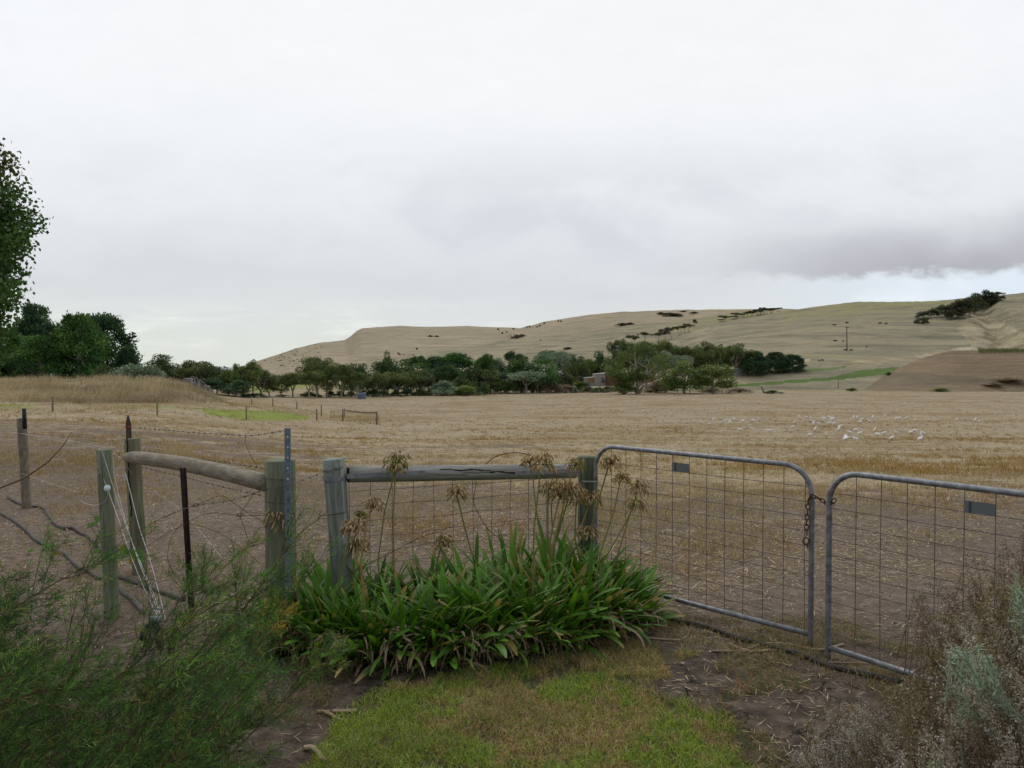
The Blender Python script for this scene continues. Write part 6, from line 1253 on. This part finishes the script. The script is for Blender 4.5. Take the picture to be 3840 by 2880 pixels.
# ---- paddock fences in the middle distance
def small_post(label, k, x, yt, yb, wz, group, dd=None, lean=0, tint=(.8, .78, .74), name='paddock_post'):
    px, pt = Q(k, x, yt); pb = Q(k, x, yb)[1]; h = hit(px, pb); d = h[1]; top = at(px+lean, pt, d); w_ = max(wz/ZR[k][2]/3.75/F*d, .07)
    b = np.array([h[0], h[1], h[2]]); o = G().tube([b-[0, 0, .2], (b+top)/2, top], [w_/2, w_/2, w_*.48], 8, True, tint).make(name, M['wood_pale'], loc=tuple(b)); tag(o, label, 'fence post', group); return top, b
MF = 'posts of the inner paddock fence'; tops = []
for i, (k, x, yt, yb) in enumerate([('a', 437, 855, 980), ('a', 1304, 890, 1010), ('a', 2043, 928, 1048), ('b', 636, 958, 1050)]):
    tops.append(small_post('%s post from the left in the near line of the inner paddock fence' % ORD[i], k, x, yt, yb, 15 if i == 0 else 12, MF))
for i, (k, x, yt, yb) in enumerate([('b', 97, 855, 922), ('b', 273, 872, 940), ('b', 472, 897, 962), ('b', 675, 927, 1020)]):
    tops.append(small_post('%s post from the left in the receding line behind the green strip' % ORD[i], k, x, yt, yb, 10, MF))
for i, (x, yt, yb) in enumerate([(424, 665, 760), (675, 698, 760), (950, 690, 740), (2088, 860, 925)]):
    small_post(['pale post standing left on the grassy mound', 'second pale post on the mound in front of the conifers', 'third small post on top of the mound', 'small post at the right foot of the mound'][i], 'a', x, yt, yb, 11, 'pale posts on the mound', tint=(1.2, 1.2, 1.15))
for a, b, l in ((0, 1, 'first'), (1, 2, 'second'), (2, 3, 'third')):
    g = G()
    for z in (.1, .45): g.tube([tops[a][0]-[0, 0, z], tops[b][0]-[0, 0, z]], .006, 4, False)
    tag(g.make('fence_wire', M['wire'], loc=tuple(tops[a][0])), 'pair of wires along the %s span of the near inner fence' % l, 'fence wire', 'wires of the inner fence')
# H brace
hb = None
pA, bA = at(*Q('b', 853, 960), 68), None
root = thing('timber_brace', 'H-shaped timber brace of two posts with a sagging top rail in the open paddock', 'fence brace', tuple(hit(*Q('b', 1134, 1090))))
dB = root.location[1]; dA = dB+6
PB_ = at(*Q('b', 1134, 980), dB); PBb = np.array(root.location); PA_ = at(*Q('b', 853, 960), dA); xA = PA_[0]; PAb = np.array([xA, dA, ground(xA, dA)])
G().tube([PBb-[0, 0, .2], PB_], .085, 8, True, (.7, .68, .62)).make('post', M['wood_pale'], root); G().tube([PAb-[0, 0, .2], PA_], .075, 8, True, (.6, .58, .52)).make('post', M['wood_pale'], root)
rl = np.array([at(*Q('b', 868, 970), dA-.3), at(*Q('b', 960, 982), dA-2), at(*Q('b', 1050, 990), dA-4), at(*Q('b', 1128, 990), dB)]); G().tube(rl, .06, 8, True, (.55, .5, .44)).make('rail', M['wood_pale'], root)
small_post('slim post just right behind the left upright of the H brace', 'b', 868, 953, 1030, 8, MF, tint=(.7, .68, .62))
# far edge fence
FE = 'posts along the far paddock edge'
EP = [('n', 42, 318, 338), ('n', 136, 322, 345), ('n', 220, 322, 348), ('n', 404, 326, 352), ('n', 738, 328, 356), ('n', 841, 330, 358), ('n', 1217, 330, 360), ('n', 1348, 332, 360), ('n', 1481, 330, 358), ('n', 1602, 322, 358), ('n', 1684, 322, 356), ('n', 1757, 318, 352), ('n', 1838, 318, 350), ('n', 1971, 312, 348), ('n', 2117, 310, 348), ('n', 515, 328, 352), ('n', 612, 330, 354)]
for i, (k, x, yt, yb) in enumerate(sorted(EP, key=lambda e: e[1])):
    d = 203.; px, pb = Q(k, x, yb+6); px, pt = Q(k, x, yt); xx = (px-512)/F*d; zb = ground(xx, d); top = zrow(pt, d)
    o = G().tube([[xx, d, zb-.3], [xx, d, max(top, zb+1.0)]], .11, 6, True, (1.0, .95, .85)).make('paddock_post', M['wood_pale'], loc=(xx, d, zb))
    tag(o, '%s fence post from the left along the far paddock edge' % ['first', 'second', 'third', 'fourth', 'fifth', 'sixth', 'seventh', 'eighth', 'ninth', 'tenth', 'eleventh', 'twelfth', 'thirteenth', 'fourteenth', 'fifteenth', 'sixteenth', 'seventeenth'][i], 'fence post', FE)
for l, (xa_, xb_, yy_), kz in (('far brace rail left of the leaning post, nearer the rounded gum', (1602, 1684, 328), 'n'), ('far brace rail second from the rounded gum', (1757, 1838, 322), 'n')):
    a = at(*Q(kz, xa_, yy_), 203.); b = at(*Q(kz, xb_, yy_), 203.); tag(G().tube([a, b], .09, 6, True, (1, .95, .85)).make('brace_rail', M['wood_pale'], loc=tuple(a)), l, 'fence rail')
for i, (x, yt, yb) in enumerate([(1745, 800, 815), (1795, 798, 812), (1850, 796, 810), (1945, 792, 803), (2060, 788, 800), (2090, 785, 798), (1475, 808, 828), (1610, 806, 824), (1670, 812, 822), (1210, 818, 835)]):
    px, pt = Q('b', x, yt-8); d = 184.; xx = (px-512)/F*d; zb = ground(xx, d); o = G().tube([[xx, d, zb-.3], [xx, d, zb+1.25]], .10, 6, True, (1.1, 1.1, 1.05)).make('paddock_post', M['wood_pale'], loc=(xx, d, zb)); tag(o, '%s pale post of the fence below the dense tree belt' % ORD[i], 'fence post', 'pale posts below the dense tree belt')
small_post('leaning bleached far post at the right end of the far fence', 'd', 55, 880, 938, 10, None, lean=-3, tint=(.7, .65, .6)); small_post('lone wooden marker post on the slope above the far fence', 'd', 671, 830, 898, 7, None, tint=(.9, .75, .6))

# ---- buildings
def gable(name, label, cat, c, W, D_, H_, roofh, yaw, wallc, roofc, group=None, over=.3, door=None, skillion=False, windows=()):
    root = thing(name, label, cat, c, group); ca, sa = math.cos(yaw), math.sin(yaw); AX = np.array([[ca, sa, 0], [-sa, ca, 0], [0, 0, 1]]); C0 = np.array(c, float)
    Wp = lambda x, y, z: C0+x*AX[0]+y*AX[1]+np.array([0, 0, z]); g = G(); h1, h2 = (H_, H_+roofh) if skillion else (H_, H_)
    co = [Wp(-W/2, -D_/2, -1), Wp(W/2, -D_/2, -1), Wp(W/2, D_/2, -1), Wp(-W/2, D_/2, -1)]
    if skillion: tp = [Wp(-W/2, -D_/2, h1), Wp(W/2, -D_/2, h2), Wp(W/2, D_/2, h2), Wp(-W/2, D_/2, h1)]
    else: tp = [Wp(-W/2, -D_/2, h1), Wp(W/2, -D_/2, h1), Wp(W/2, D_/2, h1), Wp(-W/2, D_/2, h1)]
    V = co+tp; f4 = [[0, 1, 5, 4], [1, 2, 6, 5], [2, 3, 7, 6], [3, 0, 4, 7]]; f3 = []
    if not skillion: V += [Wp(-W/2, 0, H_+roofh), Wp(W/2, 0, H_+roofh)]; f3 = [[1+4, 2+4, 9], [3+4, 0+4, 8]]
    g.add(V, [np.array(f4)]+([np.array(f3)] if f3 else []), c=wallc); g.make('wall', M['tin'], root, smooth=False)
    g = G(); o = over
    def slab(a, b, c_, d_): 
        V = np.array([a, b, c_, d_]); V2 = V+np.array([0, 0, .10]); g.add(np.concatenate([V, V2]), [np.array([[3, 2, 1, 0], [4, 5, 6, 7], [0, 1, 5, 4], [1, 2, 6, 5], [2, 3, 7, 6], [3, 0, 4, 7]])], c=roofc)
    if skillion: slab(Wp(-W/2-o, -D_/2-o, h1+.01), Wp(W/2+o, -D_/2-o, h2+.01), Wp(W/2+o, D_/2+o, h2+.01), Wp(-W/2-o, D_/2+o, h1+.01))
    else:
        e = roofh/(D_/2)*o; slab(Wp(-W/2-o, -D_/2-o, H_-e+.01), Wp(W/2+o, -D_/2-o, H_-e+.01), Wp(W/2+o, 0, H_+roofh+.01), Wp(-W/2-o, 0, H_+roofh+.01)); slab(Wp(-W/2-o, 0, H_+roofh+.02), Wp(W/2+o, 0, H_+roofh+.02), Wp(W/2+o, D_/2+o, H_-e+.02), Wp(-W/2-o, D_/2+o, H_-e+.02))
    g.make('roof', M['tin'], root, smooth=False)
    if door: G().box(Wp(door[0], -D_/2-.03, door[2]/2), (door[1], .06, door[2]), AX, door[3]).make('door', M['tin'], root, smooth=False)
    for (wx, wz_, ww, wh) in windows: G().box(Wp(wx, -D_/2-.03, wz_), (ww, .06, wh), AX).make('window', M['glass'], root, smooth=False)
    return root
def gb(k, x, y, d): px, py = Q(k, x, y); xx = (px-512)/F*d; return (xx, d, ground(xx, d))
zt = lambda k, y, d: zrow(Q(k, 0, y)[1], d)
c = gb('n', 402, 228, 214.); c = (c[0], c[1], zt('n', 232, 214)); hS = zt('n', 142, 214)-c[2]
gable('farm_shed', 'tall cream corrugated shed block with a low-pitched pale roof', 'shed', c, 2.75, 6.0, hS-.15, .25, 0, (.50, .46, .40), (.60, .58, .52), 'cream farm sheds', over=.15, skillion=True, windows=((.7, 1.1, .5, .5),))
c2 = gb('n', 302, 228, 214.); c2 = (c2[0], c2[1]-.3, zt('n', 230, 214)); gable('farm_shed', 'low lean-to with an orange-brown door joined to the cream shed', 'shed', c2, 2.65, 5.0, zt('n', 178, 214)-c2[2]-.25, .25, 0, (.42, .40, .37), (.62, .60, .54), 'cream farm sheds', over=.1, door=(.30, 1.7, 1.35, (.40, .24, .12)), skillion=True)
c3 = gb('n', 545, 228, 216.); c3 = (c3[0], 219., zt('n', 232, 216)); gable('farm_shed', 'long shed wing with rusty brown wall running behind the big gum', 'shed', c3, 5.2, 6.0, zt('n', 134, 216)-c3[2]-.1, .15, 0, (.24, .13, .08), (.66, .67, .68), 'cream farm sheds', over=.15, skillion=True)
ct = gb('n', 437, 232, 213.); ct = (ct[0], 210.0, zt('n', 235, 210)); tk = thing('water_tank', 'small blue-green water tank standing against the cream shed', 'tank', ct); g = G(); g.tube([ct, (ct[0], ct[1], ct[2]+1.0), (ct[0], ct[1], ct[2]+1.02)], [.5, .5, .42], 16, True, (.07, .12, .15)); g.make('barrel', M['tin'], tk); G().tube([(ct[0], ct[1], ct[2]+1.03), (ct[0], ct[1], ct[2]+1.12)], [.42, .12], 16, True, (.10, .15, .18)).make('lid', M['tin'], tk)
ch = gb('c', 650, 640, 232.); ch = (ch[0], ch[1], zt('c', 668, 232)); gable('farm_house', 'pale house half hidden behind the small trees, with a white roof', 'house', ch, 8, 7, 1.6, 1.1, .25, (.20, .17, .15), (.66, .67, .68), windows=((-2, .9, .9, .8), (1.5, .9, .9, .8)))
ch = gb('c', 470, 650, 215.); ch = (ch[0], ch[1], zt('c', 662, 215)); gable('farm_outbuilding', 'low outbuilding with white roof left of the light pole', 'shed', ch, 4.0, 4, .7, .4, .1, (.2, .18, .16), (.70, .71, .72), windows=((0, .3, .6, .4),))
ch = gb('c', 580, 600, 238.); ch = (ch[0], ch[1], zt('c', 640, 238)); gable('farm_building', 'tan gabled upper storey showing between the trees', 'house', ch, 3.2, 4, zt('c', 580, 238)-ch[2]-.8, .8, 0, (.38, .33, .27), (.40, .36, .30), windows=((0, 1.5, .6, .6),))
cb = gb('b', 1010, 840, 152.); cb = (cb[0], 152., ground(cb[0], 152.)); gable('water_trough_shed', 'small pale blue box shed under the tree belt', 'shed', (cb[0], cb[1], cb[2]), 1.5, 1.3, 1.0, .2, .1, (.20, .27, .36), (.42, .50, .58), skillion=True, over=.05, door=(-.3, .45, .8, (.15, .2, .27)))
# grey fence and small roofs at right by the tan-trunked gum
gf = thing('paling_fence', 'grey paling fence behind the tan-trunked gum', 'fence', gb('n', 1820, 128, 268.)); a = at(*Q('n', 1735, 92), 268); b = at(*Q('n', 1930, 90), 268); g = G(); n = 26
for i in range(n): p = a+(b-a)*(i+.5)/n; g.box((p[0], 268+.02*(i % 2), p[2]-.75), ((b-a)[0]/n*.97, .05, 1.5), None, tuple(np.array([.20, .21, .23])*rt.uniform(.8, 1.15)))
g.make('palings', M['tin'], gf, smooth=False); g = G(); [g.box(((a[0]+b[0])/2, 268.1, (a[2]+b[2])/2-z), ((b-a)[0], .06, .09), None, (.16, .15, .14)) for z in (.3, 1.1)]; g.make('rails', M['tin'], gf, smooth=False)
for i, (x, y, w_) in enumerate([(1895, 152, 2.2), (1840, 156, 1.6)]):
    c_ = hit(*Q('n', x, y+8)); gable('livestock_trough_shed', ['small white box shed on the slope right of the tan-trunked gum', 'smaller pale box shed left beside the white one'][i], 'shed', tuple(c_), w_, 1.2, .75, .2, 0, (.52, .54, .55), (.62, .64, .65), skillion=True, over=.05, door=(0, .5, .5, (.35, .36, .37)))
# greenhouses / low roofs behind the mound
c_ = at(*Q('a', 80, 745), 100); gable('long_low_shed', 'long low dark blue-grey roof seen over the left end of the mound', 'shed', (c_[0]-3, 100, c_[2]-1.0), 17, 6, .6, .75, 0, (.12, .13, .15), (.16, .18, .22), windows=((-3, .2, 1, .3),))
c_ = at(*Q('a', 590, 748), 98); gable('long_low_shed', 'short low grey roof in front of the broad conifer', 'shed', (c_[0], 98, c_[2]-1.0), 4.5, 4, .6, .6, 0, (.14, .14, .15), (.20, .21, .24), windows=((0, .2, .8, .3),))
for i, (x, y, w_) in enumerate([(287, 722, 1.2), (60, 722, .9), (515, 722, 1.6)]):
    c_ = at(*Q('a', x, y), 95); th = np.linspace(0, math.pi, 12); g = G(); pts = np.array([[c_[0]+w_*math.cos(t), 95, c_[2]-w_*.35+w_*.42*math.sin(t)] for t in th]); q = np.concatenate([pts, pts+[0, 3, 0]]); k = np.arange(11); g.add(q, [np.stack([k, k+1, 12+k+1, 12+k], 1)], c=(.62, .62, .60)); g.add(np.concatenate([pts, [[c_[0], 95, c_[2]-w_*.35]]]), [np.stack([k, k+1, np.full(11, 12)], 1)], c=(.62, .62, .60))
    tag(g.make('polytunnel', M['tin'], loc=(c_[0], 95, c_[2]-w_*.35)), ['white domed polytunnel end over the mound, middle one of three', 'leftmost small white polytunnel end', 'rightmost and widest white polytunnel end'][i], 'polytunnel', 'white polytunnels behind the mound')
# rubble heap
c_ = at(*Q('a', 1600, 770), 92); n = 60; m = 14; th = np.linspace(0, 2*math.pi, n, endpoint=False); V = []
for j in range(m): f = j/(m-1); rr_ = (1-f)**.6; V.append(np.stack([c_[0]+np.cos(th)*2.7*rr_, 92+np.sin(th)*3*rr_, np.full(n, zt('a', 880, 92))+f*(zt('a', 705, 92)-zt('a', 880, 92))+0*th], 1))
V = np.concatenate(V); V = V+np.random.RandomState(3).normal(size=V.shape)*.16; i_, j_ = np.meshgrid(np.arange(m-1), np.arange(n), indexing='ij'); q = np.stack([i_*n+j_, i_*n+(j_+1) % n, (i_+1)*n+(j_+1) % n, (i_+1)*n+j_], -1).reshape(-1, 4)
cc = np.array([.24, .215, .20])*np.random.RandomState(4).uniform(.55, 1.4, (len(V), 1)); tag(build('rubble_heap', V, q, M['stem'], attrs={'col': cc}, loc=tuple(c_)), 'grey rubble heap behind the right end of the grassy mound', 'rubble heap')

# poles
def pole(name, label, k, x, yt, yb, r_, arms=(), cat='pole', tint=(.55, .5, .45), d=None, lamp=None):
    px, pt = Q(k, x, yt); pb = Q(k, x, yb)[1]
    if d is None: h = hit(px, pb); d = h[1]; zb = h[2]
    else: zb = zrow(pb, d)
    top = at(px, pt, d); xx = (px-512)/F*d; root = thing(name, label, cat, (xx, d, zb)); G().tube([[xx, d, zb-.5], [top[0], d, top[2]]], [r_, r_*.75], 8, True, tint).make('shaft', M['bark'], root)
    for dz, L in arms: G().box((xx, d, top[2]-dz), (L, .12, .16), None, tint).make('crossarm', M['bark'], root, smooth=False)
    return root, top
pole('power_pole', 'tall dark power pole standing alone on the right hillside among the cattle', 'd', 742, 385, 590, .22, ((.5, 1.8),), 'power pole', (.11, .075, .06))
lp, tp = pole('light_pole', 'slim light pole with a white lamp above the bushes left of the cream shed', 'c', 487, 545, 665, .09, (), 'light pole', (.45, .43, .4), 203.); G().blob(at(*Q('c', 480, 578), 202.8), .32, 10, 6, (1, 1, 1), (1, .8, .7)).make('lamp', M['feather'], lp)
lp, tp = pole('floodlight_mast', 'thin mast with three white floodlight bars among the high gum crowns', 'c', 1042, 392, 600, .08, (), 'light mast', (.4, .4, .4), 234.)
for y in (400, 430, 457): p = at(*Q('c', 1042, y), 233.8); G().box(p, (1.5, .2, .28), None, (.75, .75, .75)).make('floodlight', M['tin'], lp, smooth=False)

# reeds on top of the bank
r = np.random.RandomState(5); n = 9000; x0, y0_ = Q('d', 1830, 583)[0], 0; px = r.uniform(Q('d', 1830, 0)[0], 1300, n); y = r.uniform(258, 268, n); x = (px-512)/F*y; z = H(x, y); v = r.rand(n)[:, None]; C = np.array([.10, .13, .04])*(1-v)+np.array([.24, .25, .10])*v
D = np.stack([r.normal(size=n)*.12, r.normal(size=n)*.12, np.ones(n)], 1); V, f, C = blades(np.stack([x, y, z-.1], 1), D, np.tile([1, 0, 0.], (n, 1)), r.uniform(.9, 1.5, n), .10, C, .1)
tag(build('reed_hedge', V, f, M['leaf'], attrs={'col': C}, loc=(float(x.mean()), 262, 7)), 'level strip of green reeds along the top of the brown bank', 'reeds', kind='stuff')

# ---- cattle
def cow_mesh():
    g = G(); c = (1, 1, 1)
    g.tube([(-1.15, 0, 1.05), (-1.05, 0, 1.1), (-.6, 0, 1.08), (0, 0, 1.02), (.6, 0, 1.05), (.95, 0, 1.12), (1.25, 0, 1.05), (1.5, 0, .85), (1.72, 0, .6), (1.9, 0, .38)], [.10, .30, .38, .42, .40, .34, .22, .17, .15, .08], 10, True, c)
    for x_, y_ in ((-.85, .2), (-.85, -.2), (.75, .2), (.75, -.2)): g.tube([(x_, y_, 1.0), (x_+.05*(1 if x_ < 0 else -1), y_, .5), (x_, y_, 0)], [.17, .09, .07], 6, True, c)
    g.tube([(-1.15, 0, 1.2), (-1.25, 0, .9), (-1.25, 0, .5)], [.05, .03, .05], 5, True, c)
    for s in (-1, 1): g.tube([(1.5, .1*s, .95), (1.5, .28*s, .98)], [.06, .02], 5, True, c)
    o = g.make('cow', M['hide']); return o
cow0 = cow_mesh(); first = True
CW = [(640, 378, 'grazing alone, highest cow left of the power pole', 2.8), (742, 358, 'just above the top of the power pole', .3), (1017, 362, 'left cow of the high pair to the right of the pole', .2), (1069, 366, 'right cow of the high pair to the right of the pole', 2.0), (648, 510, 'left cow of the pair halfway down beside the pole', 2.4), (712, 512, 'right cow of the pair halfway down beside the pole', .9), (733, 586, 'at the foot of the power pole', 3.1), (776, 586, 'beside the pole foot on its right', .1), (907, 555, 'on its own right of the pole, halfway down', 1.4), (508, 672, 'left cow of the lowest pair on the yellow patch', 1.2), (537, 670, 'right cow of the lowest pair on the yellow patch', 3.0)]
for i, (x, y, l, a) in enumerate(CW):
    h = hit(*Q('d', x, y+4)); o = cow0 if i == 0 else cow0.copy()
    if i: col.objects.link(o)
    o.location = (h[0], h[1], h[2]-.03); o.rotation_euler.z = a; o.scale = (float(h[1])*3.9/768/3.0,)*3; tag(o, 'dark cow ' + l, 'cow', 'dark cattle grazing on the right hillside')

# ---- white cockatoos
def bird(pose):
    g = G(); c = (1, 1, 1)
    if pose == 0:   # feeding, head down
        g.tube([(-.30, 0, .16), (-.20, 0, .165), (-.10, 0, .16), (0, 0, .14), (.07, 0, .125), (.12, 0, .09), (.155, 0, .05), (.175, 0, .02)], [.012, .032, .058, .070, .062, .046, .036, .012], 10, True, c)
    elif pose == 1:  # upright
        g.tube([(-.16, 0, .02), (-.11, 0, .09), (-.05, 0, .17), (0, 0, .24), (.03, 0, .30), (.045, 0, .35), (.06, 0, .385)], [.010, .040, .066, .066, .048, .042, .014], 10, True, c)
    else:           # walking, level
        g.tube([(-.28, 0, .10), (-.18, 0, .13), (-.08, 0, .165), (.02, 0, .18), (.08, 0, .21), (.12, 0, .25), (.155, 0, .26)], [.010, .030, .060, .068, .050, .042, .014], 10, True, c)
    for s in (-1, 1):
        b = np.array([(-.02, .06*s, .16), (-.12, .055*s, .15), (-.24, .02*s, .13)]) if pose != 1 else np.array([(0, .06*s, .24), (-.07, .055*s, .15), (-.14, .02*s, .06)])
        g.tube(b, [.022, .020, .006], 6, True, c)
        g.tube([(0, .025*s, .12), (.005, .03*s, .0)], [.012, .009], 5, True, (.35, .33, .32))
    hx = {0: (.172, .03), 1: (.075, .355), 2: (.165, .25)}[pose]; g.tube([(hx[0]-.01, 0, hx[1]), (hx[0]+.015, 0, hx[1]-.012), (hx[0]+.012, 0, hx[1]-.03)], [.014, .010, .003], 6, True, (.25, .23, .22))
    t_ = {0: (.10, .13), 1: (.04, .40), 2: (.10, .28)}[pose]; g.tube([(t_[0], 0, t_[1]), (t_[0]-.04, 0, t_[1]+.03)], [.014, .002], 5, True, (1, 1, .75))
    o = g.make('white_cockatoo', M['feather']); return o
BP = [bird(0), bird(1), bird(2)]; used = [False]*3
BIRDS = [(48, 157, 1), (108, 164, 0), (135, 136, 1), (178, 163, 1), (212, 142, 0), (225, 139, 2), (244, 152, 1), (272, 131, 2), (331, 145, 2), (404, 139, 0), (437, 139, 1), (315, 204, 0), (379, 181, 2), (385, 198, 2), (511, 212, 0), (707, 118, 1), (755, 121, 2), (781, 132, 1), (791, 146, 2), (677, 159, 2), (667, 185, 2), (806, 160, 1), (837, 163, 2), (870, 125, 2), (885, 130, 0), (905, 119, 2), (871, 146, 1), (932, 122, 0), (940, 128, 0), (930, 134, 0), (908, 158, 0), (945, 161, 0), (985, 182, 2), (977, 201, 1), (817, 208, 1), (777, 238, 0), (889, 246, 1), (1018, 252, 0), (1022, 262, 0), (1024, 271, 2), (1083, 277, 2), (1088, 206, 2), (1120, 210, 2), (1041, 227, 2), (1116, 229, 2), (1215, 209, 1), (1237, 236, 0), (1280, 231, 2), (1352, 225, 2), (1329, 264, 2), (1076, 119, 1), (1097, 123, 1), (1130, 134, 2), (1118, 150, 2), (1175, 148, 2), (1202, 118, 1), (1282, 112, 1), (1357, 129, 1), (1378, 126, 2), (1428, 124, 2), (1484, 138, 0), (1574, 141, 2), (1620, 134, 2), (1458, 223, 2), (1477, 208, 0), (1535, 232, 2), (1523, 252, 1), (1521, 271, 2), (1763, 133, 2), (1888, 142, 1), (1916, 145, 0)]
TENS = ['', '', 'twenty', 'thirty', 'forty', 'fifty', 'sixty', 'seventy']; ON = ['', 'first', 'second', 'third', 'fourth', 'fifth', 'sixth', 'seventh', 'eighth', 'ninth', 'tenth', 'eleventh', 'twelfth', 'thirteenth', 'fourteenth', 'fifteenth', 'sixteenth', 'seventeenth', 'eighteenth', 'nineteenth']
def ordn(k): return ON[k] if k < 20 else ({20: 'twentieth', 30: 'thirtieth', 40: 'fortieth'}.get(k) or TENS[k//10]+'-'+ON[k % 10])
band = lambda y: 0 if y < 168 else (1 if y < 217 else 2); rk = {0: [], 1: [], 2: []}
for b in sorted(BIRDS): rk[band(b[1])].append(b)
rb = np.random.RandomState(17)
for bi in BIRDS:
    x, y, p = bi; h = hit(*Q('m', x, y+6)); o = BP[p] if not used[p] else BP[p].copy()
    if used[p]: col.objects.link(o)
    used[p] = True; s = rb.uniform(.85, 1.05); o.location = (h[0], h[1], h[2]+.01); o.scale = (s*1.0, s*1.35, s*1.08); o.rotation_euler.z = rb.choice([0, math.pi])+rb.normal()*.5
    q = rk[band(y)].index(bi)+1; tag(o, 'white cockatoo %s, %s from the left in the %s band of the flock' % (['feeding', 'upright', 'level'][p], ordn(q), ['farthest', 'middle', 'nearest'][band(y)]), 'cockatoo', 'white cockatoos feeding on the paddock')
